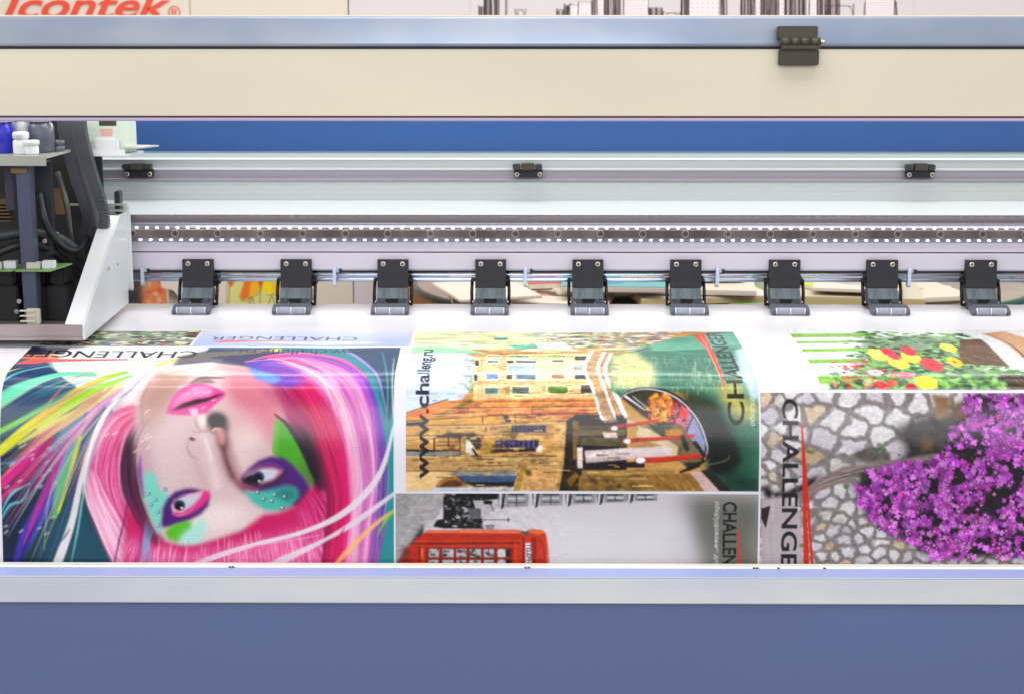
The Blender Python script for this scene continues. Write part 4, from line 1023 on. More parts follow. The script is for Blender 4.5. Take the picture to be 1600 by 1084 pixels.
# water
B(360, 150, 480, 110, 800, 30, 1180, 0, 1400, 0, 1400, 1080, 960, 1080, 900, 1000, 880, 860, 740, 420, 440, 380, 300, 440, 230, 400, 210, 240, 250, 160, col=(84, 134, 120), noise=.2, nscale=(40, 8))
B(880, 560, 1010, 620, 1230, 700, 1230, 1080, 960, 1080, 880, 900, col=(48, 104, 86), blur=12)
B(1000, 900, 1100, 940, 1230, 1000, 1230, 1080, 960, 1080, col=(20, 64, 54), blur=10)
B(740, 400, 940, 480, 1080, 800, 1040, 930, 900, 960, 870, 800, 840, 560, col=(22, 30, 26), blur=9)
B(690, 420, 860, 480, 970, 600, 1060, 760, 1110, 870, 1010, 950, 870, 960, 900, 800, 860, 640, 760, 500, col=(14, 20, 16), blur=4)
B(560, 390, 760, 400, 900, 480, 960, 560, 840, 560, 700, 440, col=(70, 82, 50), blur=6, alpha=.8)
B(240, 170, 400, 150, 440, 200, 520, 240, 520, 380, 400, 390, 330, 380, 240, 360, col=(214, 206, 160), blur=7, noise=.2, nscale=(8, 20))
for _ in range(520):
    a, b = rr(230, 1120), rr(170, 400)
    if a > 540 and a < 620 and b > 250: continue
    w = rr(3, 8)
    C.stroke(z4(a, b, a + rr(-3, 3), b + rr(16, 50)), [.5, rr(1, 3.2), .5], random.choice([(240, 226, 176), (226, 214, 160), (206, 200, 130), (90, 150, 120), (246, 240, 214), (150, 180, 140), (60, 120, 96), (230, 220, 170)]) if (a < 520 or a > 760) else random.choice([(60, 110, 80), (150, 180, 150), (90, 140, 110), (214, 220, 190)]), .85)
B(940, 400, 1060, 330, 1130, 470, 1200, 480, 1230, 560, 1130, 600, 1040, 560, col=(206, 190, 110), blur=8, alpha=.8)
B(1060, 130, 1130, 110, 1230, 300, 1230, 470, 1160, 440, 1090, 300, col=(190, 206, 236), blur=4, noise=.05)
B(480, 108, 620, 66, 800, 36, 1060, 26, 1130, 110, 900, 124, 640, 140, 520, 140, col=(110, 166, 150), noise=.12, nscale=(40, 4))
C.stroke(z4(180, 146, 360, 136, 480, 104, 660, 56), [2, 3, 2, 1], (46, 48, 60), .9)
# boat
hull = z4(700, 940, 800, 900, 866, 850, 884, 780, 864, 690, 820, 590, 750, 500, 660, 430, 560, 392, 450, 384, 360, 406, 300, 446)
C.poly(z4(300, 446, 360, 400, 460, 384, 570, 392, 700, 460, 800, 560, 860, 680, 880, 790, 850, 870, 760, 930, 620, 800, 560, 640, 430, 560), (60, 50, 40), blur=1)
B(640, 470, 720, 510, 800, 600, 860, 740, 858, 820, 800, 880, 700, 700, 640, 560, col=(150, 150, 190), noise=.2, nscale=(5, 9))
B(350, 430, 480, 400, 600, 420, 700, 480, 500, 480, 440, 520, col=(76, 70, 56), blur=2)
for _ in range(260):
    a, b = rr(470, 660), rr(420, 610)
    if (a - 565) ** 2 / 95 ** 2 + (b - 515) ** 2 / 100 ** 2 > 1: continue
    C.dot(*z4(a, b)[0], rr(1, 3), rr(1, 3), random.choice([(226, 120, 50), (240, 170, 50), (196, 90, 50), (236, 190, 70), (180, 70, 40), (214, 140, 90)]), .85, 1)
for cx_, cy_ in ((540, 480), (600, 470), (545, 560), (605, 570)): 
    for r_ in (9, 5): C.stroke([(z4(cx_, cy_)[0][0] + r_ * math.cos(t), z4(cx_, cy_)[0][1] + r_ * math.sin(t)) for t in np.linspace(0, 6.2, 9)], .9, (246, 200, 110), .8)
for _ in range(120):
    a, b = rr(640, 750), rr(470, 680); 
    C.dot(*z4(a, b)[0], rr(1, 3.2), rr(1, 3), random.choice([(150, 30, 40), (226, 90, 110), (60, 30, 30), (110, 40, 40), (216, 60, 40), (40, 50, 40)]), .85, 1)
B(700, 500, 752, 560, 730, 590, 690, 560, col=(226, 62, 34)); B(664, 590, 700, 584, 714, 650, 690, 672, col=(230, 110, 140))
B(780, 560, 790, 566, 730, 690, 718, 686, col=(50, 60, 110)); B(440, 640, 700, 620, 780, 740, 840, 870, 700, 880, 560, 760, col=(130, 110, 80), noise=.4, nscale=(6, 6))
B(470, 620, 640, 640, 600, 720, 560, 700, col=(60, 80, 50), noise=.4, nscale=(6, 6)); B(590, 660, 700, 650, 720, 700, 600, 700, col=(196, 140, 50), noise=.5, nscale=(5, 5))
C.stroke(hull, [4, 5, 4, 4, 3, 2], (18, 16, 20), 1); C.stroke([(p[0] - 1.8, p[1] + 2) for p in hull[2:]], [1, 2, 1.8, 1.5, 1], (226, 222, 240), .9)
C.stroke(z4(690, 942, 760, 918, 830, 900), [2, 6, 2], (36, 26, 32)); C.stroke(z4(330, 440, 460, 530), [3, 1], (236, 230, 244)); C.stroke(z4(380, 440, 480, 520), [1, 1], (226, 220, 230))
C.stroke(z4(830, 900, 940, 880, 1010, 856, 1022, 830), [1, 1.2, 1, 1], (120, 150, 110), .8)
for _ in range(90):
    a, b = rr(880, 1220), rr(480, 1060); C.stroke(z4(a, b, a + rr(20, 70), b + rr(10, 60)), [.4, rr(1, 2.5), .4], random.choice([(70, 130, 104), (20, 60, 50), (96, 140, 110), (14, 40, 34)]), .35, 2)
for _ in range(150):
    a, b = rr(430, 860), rr(600, 900)
    if b > 640 and a > 700 + (900 - b) * .4: continue
    C.stroke(z4(a, b, a + rr(8, 50), b + rr(-4, 14)), [.4, rr(.8, 2.6), .4], random.choice([(40, 30, 24), (150, 130, 96), (226, 210, 180), (110, 84, 50), (70, 84, 60)]), .6)
# moorings, beams, poles
for (y, xa, xb, hh, c) in ((636, 20, 240, 16, (110, 84, 50)), (660, 20, 330, 40, (120, 100, 66)), (716, 30, 330, 56, (104, 92, 60)), (930, 40, 660, 34, (176, 140, 90))):
    B(xa, y, xb, y - 4, xb, y + hh, xa, y + hh, col=c, noise=.3, nscale=(20, 5))
B(0, 760, 340, 776, 340, 800, 20, 810, col=(30, 22, 20)); B(420, 640, 480, 650, 680, 770, 670, 860, 640, 850, 560, 760, 400, 720, col=(206, 186, 160), noise=.1)
B(60, 800, 560, 770, 640, 780, 640, 830, 420, 850, 70, 880, col=(214, 196, 204), noise=.08, nscale=(30, 6)); B(10, 780, 46, 776, 46, 914, 14, 914, col=(226, 206, 214)); B(70, 850, 330, 830, 330, 860, 70, 876, col=(180, 160, 160), alpha=.5)
B(80, 880, 460, 870, 460, 912, 90, 914, col=(40, 30, 30), noise=.6, nscale=(6, 6))
B(180, 680, 270, 680, 280, 712, 190, 712, col=(226, 200, 200)); B(340, 590, 430, 620, 420, 640, 340, 620, col=(206, 190, 170))
for q, w0 in (((236, 650, 300, 636, 420, 620, 540, 598), 24), ((320, 736, 420, 726, 600, 716, 780, 700), 27), ((410, 862, 560, 858, 700, 846, 860, 830), 36)):
    p = z4(*q); C.stroke(p, [w0 / 4.25 * 1.05, w0 / 4.25, w0 / 4.6, w0 / 5.5], (196, 62, 32), 1); C.stroke([(a, b + w0 / 11) for a, b in p], [1.4, 1.4, 1], (120, 34, 24), .7)
    C.dot(p[0][0] + 5, p[0][1], w0 / 5.2, w0 / 8, (236, 230, 244), 1, 1)
C.dot(*z4(326, 634)[0], 2.4, 2, (60, 50, 110)); C.dot(*z4(410, 722)[0], 2.6, 2.2, (60, 50, 110)); C.dot(*z4(900, 700)[0], 1, 1, (200, 60, 40))
B(690, 700, 720, 690, 760, 790, 740, 810, 716, 780, col=(36, 56, 44)); B(770, 740, 800, 730, 870, 830, 850, 850, col=(30, 50, 44))
# quay at the foot
B(20, 970, 460, 960, 700, 950, 820, 940, 960, 1070, 20, 1070, col=(150, 116, 60), noise=.3, nscale=(14, 8)); 
for _ in range(260):
    a, b = rr(420, 860), rr(950, 1066); C.stroke(z4(a, b, a + rr(10, 30), b + rr(6, 20)), [.5, rr(1, 2.4), .5], random.choice([(226, 160, 100), (190, 116, 56), (110, 66, 34), (240, 190, 140), (206, 140, 80)]), .8)
B(760, 940, 830, 936, 960, 1070, 860, 1070, col=(206, 176, 180), noise=.12); B(830, 930, 900, 920, 1040, 1070, 960, 1070, col=(50, 44, 36), noise=.3)
for _ in range(50):
    a, b = rr(20, 420), rr(970, 1060); C.dot(*z4(a, b)[0], rr(2, 8), rr(1, 4), random.choice([(120, 96, 50), (186, 150, 90), (90, 70, 40)]), .6, 2)
x0, y0, x1, y1 = clip_to(*CN)
hh, ww = y1 - y0, x1 - x0
g1 = vnoise(hh, ww, 2.2, 6, 41, 2); g2 = vnoise(hh, ww, 7, 22, 42, 3); g3 = vnoise(hh, ww, 3, 3, 43, 2)
gx = np.linspace(0, 1, ww)[None, :]
amp = np.where(gx < .62, 1.0, .45) * np.where(gx < .13, .35, 1)
sub = C.a[y0:y1, x0:x1]; k_ = np.clip(1.08 + amp * ((g1 - .5) * .65 + (g2 - .5) * .75 + (g3 - .5) * .4), .3, 1.6)
sub = sub * k_[..., None]; C.a[y0:y1, x0:x1] = .5 * sub + .5 * boxblur(sub, 1)
for _ in range(110):      # crisp small accents on the facades and stalls
    a, b = rr(640, 1000), rr(612, 764)
    if a > 905 and b < 640: continue
    C.stroke([(a, b), (a + rr(3, 26), b + rr(-1, 1))], rr(.7, 1.8), random.choice([(52, 32, 22), (84, 52, 30), (246, 224, 176), (40, 30, 34), (230, 186, 120)]), rr(.4, .85), .8)
for _ in range(60):
    a, b = rr(740, 905), rr(553, 612); C.stroke([(a, b), (a + rr(2, 12), b + rr(-.6, .6))], rr(.6, 1.4), random.choice([(120, 84, 60), (90, 80, 90), (250, 240, 214), (180, 120, 80)]), rr(.4, .8), .8)
for _ in range(200):
    a, b = rr(250, 1100), rr(165, 395)
    if 530 < a < 700 and b > 230: continue
    C.stroke(z4(a, b, a + rr(-4, 4), b + rr(8, 30)), [.4, rr(.8, 1.8), .4], random.choice([(246, 236, 196), (232, 220, 170), (70, 110, 84), (206, 196, 140), (54, 90, 70)]), .7, .8)
# its words
C.text('CHALLENGER', uv and (1163.5, 664), (1135, 518.6), 25, (34, 52, 54), alpha=.9, bold=.006) if False else None
def along(body, xs, r0, r1, size, col, alpha, **k):   # one straight line across the sheet, foot at column xs
    u = (xs - UX0) * D; C.text(body, (u, vrow(r0) * D), (u, vrow(r1) * D), size, col, alpha=alpha, raw=True, **k)
along('CHALLENGER', uv(1163, 640)[0], 664, 519.5, 25.5 * D / 1300, (30, 44, 48), .92, bold=.022)
C.poly([(1083, 524), (1100, 522), (1112, 544), (1122, 566), (1130, 590), (1134, 612), (1127, 592), (1118, 570), (1104, 546)], (236, 84, 66), alpha=.9); C.stroke([(1094, 524), (1112, 556), (1126, 592)], 1, (250, 200, 180), .8)
_u = (uv(1179, 640)[0] - UX0) * D; _v = vrow(664) * D; C.text('оборудование для печати', (_u, _v), (_u, _v - .128 * D), 7, (224, 226, 214), alpha=.75, shear=.25, bold=.01, raw=True)
along('www.challeng.ru', uv(670, 640)[0], 748, 547, 19.5, (30, 30, 44), .95, bold=.03)

# ============ telephone box print
TB = (uv(619, 800)[0], CX1, 770.3, 915)
x0, y0, x1, y1 = clip_to(*TB)
C.poly([(x0, y0), (x1, y0), (x1, y1), (x0, y1)], (206, 198, 212), raw=True, noise=.05, nscale=(80, 60))
C.poly([(820, 800), (1040, 800), (1060, 900), (860, 910)], (218, 210, 222), blur=20, alpha=.7)
C.poly([(1062, 768), (1200, 768), (1200, 920), (1128, 920), (1098, 850)], (122, 119, 116), blur=16); C.poly([(1085, 800), (1110, 790), (1125, 880), (1120, 930), (1100, 930)], (112, 108, 106), blur=10, alpha=.5)
C.glow(1180, 845, 12, 26, (140, 138, 132), .8)
def z5(*p): return [(600 + p[i] / 4.93, 680 + p[i + 1] / 4.93) for i in range(0, len(p), 2)]
def E(*p, **k): C.poly(z5(*p), k.pop('col'), **k)
E(90, 430, 520, 430, 450, 560, 340, 760, 160, 1000, 90, 1200, 60, 1200, col=(176, 168, 176), noise=.14, nscale=(9, 9)); E(90, 430, 250, 430, 180, 620, 90, 700, col=(150, 144, 150), blur=6, alpha=.5)
E(300, 660, 410, 640, 340, 780, 310, 790, col=(200, 194, 204)); E(160, 900, 240, 780, 320, 660, 300, 800, 180, 1000, 100, 1200, 90, 1000, col=(70, 64, 70), blur=2)
E(460, 470, 520, 440, 880, 440, 880, 490, 760, 500, 760, 700, 780, 720, 460, 715, 380, 700, 410, 650, 460, 640, col=(34, 32, 38), noise=.4, nscale=(8, 8))
for _ in range(150):
    a, b = rr(460, 760), rr(450, 700); C.dot(*z5(a, b)[0], rr(.6, 4), rr(.5, 2), random.choice([(120, 116, 124), (200, 196, 206), (20, 20, 24), (70, 68, 74), (12, 12, 16)]), .8, 1)
E(690, 500, 840, 500, 900, 540, 760, 640, 720, 600, col=(190, 184, 196)); E(770, 500, 840, 500, 836, 530, 770, 530, col=(30, 30, 34)); E(820, 530, 830, 530, 852, 588, 846, 590, col=(60, 58, 64))
E(650, 560, 750, 560, 750, 640, 660, 640, col=(110, 106, 112), noise=.4, nscale=(4, 4)); E(770, 646, 980, 645, 980, 650, 770, 652, col=(50, 48, 54)); E(955, 634, 968, 634, 968, 662, 955, 662, col=(60, 58, 62)); E(780, 686, 860, 686, 850, 720, 790, 720, col=(150, 144, 152))
# building hanging from the top
for k in range(5):
    a = 880 + k * 268 - k * k * 5; h = 120 - k * 12
    E(a, 436, a + 60, 436, a + 50, 436 + h, a + 26, 440 + h, a + 8, 436 + h, col=(110, 104, 114)); E(a + 18, 436, a + 30, 436, a + 24, 436 + h, a + 12, 440 + h, col=(226, 222, 232))
    E(a + 52, 436, a + 64, 436, a + 36, 446 + h, a + 20, 446 + h, col=(46, 42, 50)); E(a + 60, 436, a + 240, 436, a + 236, 430 + h, a + 60, 436 + h, col=(160, 154, 166), noise=.2, nscale=(8, 3))
    for j in range(3): E(a + 80, 448 + j * h * .27, a + 210, 446 + j * h * .27, a + 210, 458 + j * h * .25, a + 80, 460 + j * h * .25, col=(56, 52, 60) if j != 1 else (214, 210, 222))
    E(a + 140, 436, a + 150, 436, a + 150, 420 + h, a + 140, 424 + h, col=(90, 86, 94)); E(a + 60, 430 + h, a + 240, 424 + h, a + 240, 434 + h, a + 60, 442 + h, col=(200, 196, 206))
# the box
E(340, 726, 1030, 722, 1090, 740, 1130, 718, 1210, 722, 1250, 750, 1268, 830, 1276, 960, 1274, 1200, 100, 1200, 130, 960, 200, 850, col=(200, 72, 46), noise=.08, nscale=(40, 30))
E(340, 726, 1030, 722, 1060, 740, 1060, 752, 320, 748, col=(226, 128, 100)); E(330, 752, 1060, 756, 1060, 800, 220, 800, col=(186, 52, 30), alpha=.7)
E(210, 826, 1050, 820, 1050, 834, 200, 840, col=(120, 34, 26)); E(1060, 732, 1130, 740, 1126, 762, 1080, 764, col=(90, 100, 92)); E(1130, 722, 1230, 726, 1250, 752, 1180, 760, 1110, 744, col=(226, 120, 70))
E(1140, 780, 1178, 780, 1178, 1200, 1140, 1200, col=(166, 44, 30)); E(1072, 780, 1084, 780, 1084, 1200, 1072, 1200, col=(130, 34, 26)); C.stroke(z5(1200, 790, 1240, 900, 1236, 1100), 1.3, (140, 30, 26), .8); C.stroke(z5(1252, 770, 1262, 860, 1262, 1100), 1.6, (236, 130, 90), .8); C.stroke(z5(1196, 980, 1204, 944, 1226, 960, 1222, 1010), 1.2, (110, 26, 22))
E(1096, 826, 1138, 826, 1138, 1200, 1096, 1200, col=(226, 222, 230)); E(140, 850, 210, 850, 210, 1200, 120, 1200, col=(120, 40, 36), blur=3, alpha=.7)
E(200, 854, 272, 850, 272, 1200, 200, 1200, col=(186, 56, 36)); E(272, 846, 284, 846, 284, 1200, 272, 1200, col=(130, 36, 28)); E(290, 870, 306, 870, 306, 950, 290, 950, col=(226, 110, 70))
E(320, 862, 1000, 862, 1000, 1200, 320, 1200, col=(150, 40, 30))
for j in range(3):
    for i in range(6):
        a = 350 + i * 106; b = 874 + j * 84
        E(a, b, a + 76 + (i % 2) * 8, b, a + 76 + (i % 2) * 8, b + 60, a, b + 60, col=(196, 192, 202))
        for _ in range(9): C.dot(*z5(a + rr(4, 74), b + rr(4, 56))[0], rr(.8, 4), rr(.6, 3), random.choice([(40, 40, 48), (90, 96, 100), (230, 228, 236), (24, 24, 28), (120, 120, 130)]) if i < 5 else (214, 210, 222), .8, 1)
        if i == 5: E(a + 60, b, a + 96, b, a + 96, b + 60, a + 60, b + 60, col=(34, 28, 34))
E(1000, 830, 1030, 830, 1030, 1200, 1000, 1200, col=(214, 70, 40))
x0, y0, x1, y1 = clip_to(*TB)
hh, ww = y1 - y0, x1 - x0; sub = C.a[y0:y1, x0:x1]; lft = np.clip(1 - np.linspace(0, 1, ww) / .48, 0, 1)[None, :, None] ** .5
sub = sub * (1 + ((vnoise(hh, ww, 3, 5, 51, 2) - .5) * .5)[..., None] * lft + ((vnoise(hh, ww, 50, 70, 52, 2) - .5) * .08)[..., None]); C.a[y0:y1, x0:x1] = .6 * sub + .4 * boxblur(sub, 1)
along('TELEPHONE', uv(823.5, 868)[0], 848.4, 899, 7.4, (30, 26, 34), 1, bold=.02)
along('CHALLENGER', uv(1130.5, 820)[0], 782.5, 984, 21 * D / 1300, (26, 28, 38), .97, bold=.022)
along('оборудование для печати', uv(1117.5, 840)[0], 781.5, 945, 7.0, (206, 202, 206), .9, shear=.25, bold=.01)
C.poly([(1153.2, 824), (1155, 826), (1158, 915), (1154, 915)], (214, 60, 44)); C.poly([(1155.5, 850), (1157, 860), (1162, 915), (1160.5, 915)], (214, 60, 44))

# ============ wall of stones with purple blossom
SX0 = uv(1190, 703)[0]
ST = (SX0, UX1 - .03, 612.2, 915)
x0, y0, x1, y1 = clip_to(*ST)
hh, ww = y1 - y0, x1 - x0
seeds = []
for _ in range(9000):
    a, b = rg.rand() * ww, rg.rand() * hh
    r = 34 if b < hh * .40 else (24 if b < hh * .62 else 17)
    if a < ww * .12: r *= .7
    r *= .8 + .4 * rg.rand()
    if all((a - q[0]) ** 2 + ((b - q[1]) * 1.25) ** 2 > (r * .5 + q[2] * .5) ** 2 for q in seeds): seeds.append((a, b, r))
seeds = np.array(seeds); shr = .10 + .15 * rg.rand(len(seeds))
yy, xx = np.mgrid[0:hh, 0:ww].astype(float)
xx += (vnoise(hh, ww, 16, 16, 5, 3) - .5) * 13; yy += (vnoise(hh, ww, 16, 16, 6, 3) - .5) * 13
d1 = np.full((hh, ww), 1e9); d2 = d1.copy(); idx = np.zeros((hh, ww), int)
for i, (a, b, r) in enumerate(seeds):
    d = np.hypot(xx - a, (yy - b) * 1.25)
    m1 = d < d1; d2 = np.where(m1, d1, np.minimum(d2, d)); idx = np.where(m1, i, idx); d1 = np.where(m1, d, d1)
sc = seeds[idx, 2]
e = np.clip(((d2 - d1) - sc * shr[idx]) / 3.4, 0, 1)
pal = np.array([lin(c) for c in [(208, 200, 214), (216, 208, 218), (200, 190, 204), (206, 196, 200), (218, 210, 222), (194, 186, 200), (208, 186, 172), (196, 172, 156)]])
pc = rg.choice(8, len(seeds), p=[.2, .2, .15, .12, .15, .1, .05, .03])
mort = lin((142, 131, 136)) * (.75 + .6 * vnoise(hh, ww, 5, 5, 9))[..., None]
tex = (.74 + .5 * vnoise(hh, ww, 4, 5, 11) * (.7 + .5 * vnoise(hh, ww, 22, 22, 12)))[..., None]
stone = pal[pc[idx]] * tex
rim = np.clip(((d2 - d1) - sc * shr[idx]) / 6, .7, 1)[..., None]
C.a[y0:y1, x0:x1] = mort * (1 - e[..., None]) + stone * rim * e[..., None]
def z6(*p): return [(1180 + p[i] / 3.81, 680 + p[i + 1] / 3.81) for i in range(0, len(p), 2)]
def z7(*p): return [(1180 + p[i] / 3.81, 500 + p[i + 1] / 3.81) for i in range(0, len(p), 2)]
# dark hollow, branch
C.poly(z7(820, 640, 1000, 560, 1120, 560, 1240, 480, 1300, 520, 1300, 760, 1140, 860, 860, 860, 900, 760), (50, 36, 36), blur=6, alpha=.92); C.poly(z7(1050, 430, 1170, 450, 1160, 560, 1080, 580), (150, 118, 92), blur=3, noise=.2); C.poly(z7(1180, 490, 1300, 480, 1280, 590, 1180, 590), (120, 92, 66), blur=4, noise=.3)
C.poly(z7(980, 700, 1080, 690, 1060, 760, 1000, 780), (110, 90, 56), blur=3, noise=.3); C.poly(z6(600, 90, 720, 70, 830, 130, 700, 170, 600, 150), (70, 56, 46), blur=4, alpha=.8)
C.poly(z6(40, 290, 140, 340, 260, 300, 340, 240, 400, 230, 300, 330, 180, 360, 60, 370), (34, 30, 40), blur=3)
C.poly(z6(40, 370, 180, 380, 270, 440, 300, 790, 300, 900, 30, 900), (186, 172, 184), blur=2, noise=.1, nscale=(4, 40)); C.poly(z6(36, 430, 94, 412, 66, 550, 38, 490), (64, 50, 46))
C.poly(z6(250, 350, 400, 240, 520, 180, 700, 160, 900, 130, 1100, 100, 1110, 180, 900, 190, 780, 230, 620, 240, 480, 290, 380, 330, 320, 400), (150, 130, 134), blur=1.2, noise=.3, nscale=(14, 3))
for k in range(70):
    t = rr(0, 1); C.stroke(z6(260 + t * 300, 356 - t * 180 + rr(-10, 20), 460 + t * 300, 246 - t * 80 + rr(-10, 30), 640 + t * 380, 190 - t * 50 + rr(-10, 34)), [.3, rr(.6, 1.6), .3], random.choice([(196, 180, 186), (90, 76, 76), (176, 160, 164), (60, 50, 50)]), .6)
# blossom mass
mass = z7(1240, 410, 1330, 430, 1500, 440, 1600, 430, 1900, 430) + z6(1900, 700, 1600, 720, 1380, 720, 1180, 730, 1000, 700, 950, 660, 860, 600, 760, 550, 660, 460, 600, 380, 620, 220, 720, 200, 880, 160, 1040, 150) + z7(1140, 780, 1160, 640, 1260, 560)
C.poly(mass, (40, 16, 40), blur=4, alpha=.96, noise=.4, nscale=(10, 10))
MP = C.pt(mass)
def inside(x, y):
    c = False; n = len(MP)
    for i in range(n):
        a, b = MP[i], MP[(i + 1) % n]
        if (a[1] > y) != (b[1] > y) and x < a[0] + (y - a[1]) * (b[0] - a[0]) / (b[1] - a[1]): c = not c
    return c
dn = vnoise(hh, ww, 15, 18, 21, 2); dn2 = vnoise(hh, ww, 9, 9, 22, 2); hh2, ww2, sy0, sx0 = hh, ww, y0, x0; bx0, by0 = MP[:, 0].min(), MP[:, 1].min(); n_ = 0
for _ in range(9000):
    a = rr(bx0 - 4, x1); b = rr(by0, MP[:, 1].max() + 4)
    if not inside(a + rr(-6, 6), b + rr(-6, 6)): continue
    q = dn[min(hh - 1, max(0, int(b - y0))), min(ww - 1, max(0, int(a - x0)))]
    if q < .42 and rg.rand() < .93: continue
    n_ += 1
    if n_ > 2700: break
    s_ = rr(2.6, 5.2) * (1 if b < y0 + hh * .5 else .85)
    c = random.choice([(172, 86, 184), (156, 70, 170), (190, 104, 200), (136, 54, 150), (186, 74, 176), (204, 130, 210)])
    th = rr(0, 6); sh_ = .72 + .6 * dn2[min(hh2 - 1, max(0, int(b - sy0))), min(ww2 - 1, max(0, int(a - sx0)))]; c = tuple(min(250, v * sh_) for v in c)
    for k in range(4):
        t = th + k * 1.57; C.dot(a + math.cos(t) * s_ * .6, b + math.sin(t) * s_ * .6, s_ * .62, s_ * .42, c, .9, 1.1, rot=t, raw=True)
    if rg.rand() < .3: C.dot(a, b, .9, .9, (250, 206, 190), .9, .8, raw=True)
for _ in range(60):
    p = z6(rr(600, 1600), rr(0, 600))[0]; C.dot(p[0], p[1], rr(1, 3), rr(1, 3), (70, 110, 50), .6, 1)
for q in ((300, 70), (320, 90), (340, 95), (740, 50), (770, 80), (540, 300), (280, 650)): C.dot(*z6(*q)[0], 4, 3, (96, 130, 50), .8, 2)
C.poly(z6(272, -90, 285, -60, 325, 776, 330, 900, 288, 900, 290, 776), (206, 58, 30), alpha=.96); C.poly(z6(284, 40, 296, 60, 352, 776, 354, 900, 336, 900, 334, 776, 312, 460), (206, 58, 30), alpha=.96)
along('CHALLENGER', uv(1223.2, 760)[0], 621.5, 914, 24 * D / 1300, (30, 30, 44), .96, bold=.022)
along('оборудование для рекламы', uv(1205.5, 720)[0], 630, 812, 8.5, (206, 200, 208), .55, shear=.25, bold=.008)

# ============ flower basket print
FX0 = uv(1282, 606)[0]
FB = (FX0, UX1 - .03, 514, 607.2)
x0, y0, x1, y1 = clip_to(*FB)
C.poly([(x0, y0), (x1, y0), (x1, y1), (x0, y1)], (226, 228, 236), raw=True, noise=.03)
for a, b in ((522, 527.5), (533, 536.5), (544, 549), (560, 566.5), (585, 599)):
    C.poly([(1220, a), (1370, a - 1), (1370, b - 1), (1220, b)], (146, 190, 70), blur=1.5)
C.poly([(1350, 530), (1450, 524), (1520, 530), (1540, 580), (1640, 584), (1640, 607), (1330, 607), (1340, 570)], (96, 128, 84), blur=8, alpha=.8)
for _ in range(1500):
    t = rr(0, 1); a = rr(1300, 1640); b = rr(519, 607)
    if a < 1340 + rr(-30, 30) and b < 580: continue
    if a > 1560 and b < 560: continue
    C.dot(a, b, rr(2, 9), rr(2, 9), random.choice([(90, 150, 60), (120, 176, 84), (50, 90, 50), (150, 200, 110), (60, 110, 60), (40, 60, 50), (176, 210, 150)]), .75, 1.5, rot=rr(0, 3))
C.poly([(1500, 530), (1545, 528), (1578, 572), (1500, 566)], (120, 90, 66), noise=.4, nscale=(5, 12)); C.poly([(1560, 584), (1640, 584), (1640, 607), (1580, 607)], (70, 54, 44), noise=.5, nscale=(4, 4))
for k in range(40): a, b = rr(1490, 1570), rr(532, 570); C.stroke([(a, b), (a + 8, b + 3), (a + 20, b + 5)], [.4, 1.2, .4], random.choice([(190, 150, 100), (60, 40, 34), (150, 110, 70)]), .8)
for k in range(50): a, b = rr(1550, 1640), rr(584, 606); C.stroke([(a, b), (a + 8, b + 3), (a + 14, b + 9)], [.4, 1.2, .4], random.choice([(180, 140, 100), (40, 30, 30), (150, 110, 70)]), .8)
C.poly([(1490, 514), (1535, 530), (1580, 575), (1640, 575), (1640, 514)], (222, 220, 232), blur=1); C.poly([(1535, 520), (1560, 530), (1600, 560), (1640, 580), (1640, 540), (1570, 516)], (206, 160, 120), blur=2, noise=.1)
C.stroke([(1540, 519), (1570, 532), (1600, 556), (1620, 580)], [1, 2, 3, 2], (70, 60, 70)); C.stroke([(1585, 552), (1592, 562), (1600, 564)], 2, (240, 240, 250))
for _ in range(70):
    a, b = rr(1300, 1400), rr(562, 606); C.dot(a, b, rr(1.5, 5), rr(2, 6), random.choice([(226, 70, 70), (206, 40, 60), (236, 140, 160), (240, 110, 90)]), .85, 1.2, rot=rr(0, 3))
for (a, b, r, c, c2) in ((1372, 553, 15, (250, 232, 110), (244, 244, 190)), (1424, 557, 15, (246, 220, 90), (250, 240, 150)), (1404, 565, 16, (246, 222, 84), (250, 236, 140)), (1482, 542, 13, (246, 226, 90), (250, 240, 160)), (1492, 564, 12, (240, 200, 60), (160, 120, 40)), (1448, 595, 18, (250, 226, 80), (240, 200, 60)),
        (1388, 549, 11, (226, 60, 100), (200, 30, 60)), (1420, 547.5, 12, (226, 50, 70), (200, 30, 60)), (1456, 568, 17, (230, 76, 90), (200, 30, 60)), (1398, 556, 9, (236, 80, 120), (226, 60, 90)), (1416, 584, 13, (236, 120, 150), (226, 70, 100)), (1424, 603, 9, (206, 40, 70), (160, 20, 50)), (1376, 600, 10, (214, 40, 60), (240, 120, 130)), (1368, 580, 13, (246, 200, 214), (236, 140, 160))):
    k = 2.4 if b < 572 else 1.0
    for j in range(6):
        t = j * 1.047 + a; C.dot(uv(a, b)[0] * D - UX0 * D + math.cos(t) * r * .5, uv(a, b)[1] * D + math.sin(t) * r * .5 * k, r * .5, r * .42 * k, c, .95, 1.5, raw=True)
    C.dot(uv(a, b)[0] * D - UX0 * D, uv(a, b)[1] * D, r * .3, r * .24 * k, c2, .9, 3, raw=True)
x0, y0, x1, y1 = clip_to(*FB); hh, ww = y1 - y0, x1 - x0; sub = C.a[y0:y1, x0:x1]
sub = sub * (1 + (vnoise(hh, ww, 5, 3, 61, 2) - .5) * .5)[..., None]; C.a[y0:y1, x0:x1] = .5 * sub + .5 * boxblur(sub, 1)
C.clip = None
C.dot(1268, 515.5, 9, 9, (196, 200, 210), .5, 1.5); C.dot(1268, 515.5, 7, 7, PAPER, 1, 1.5)

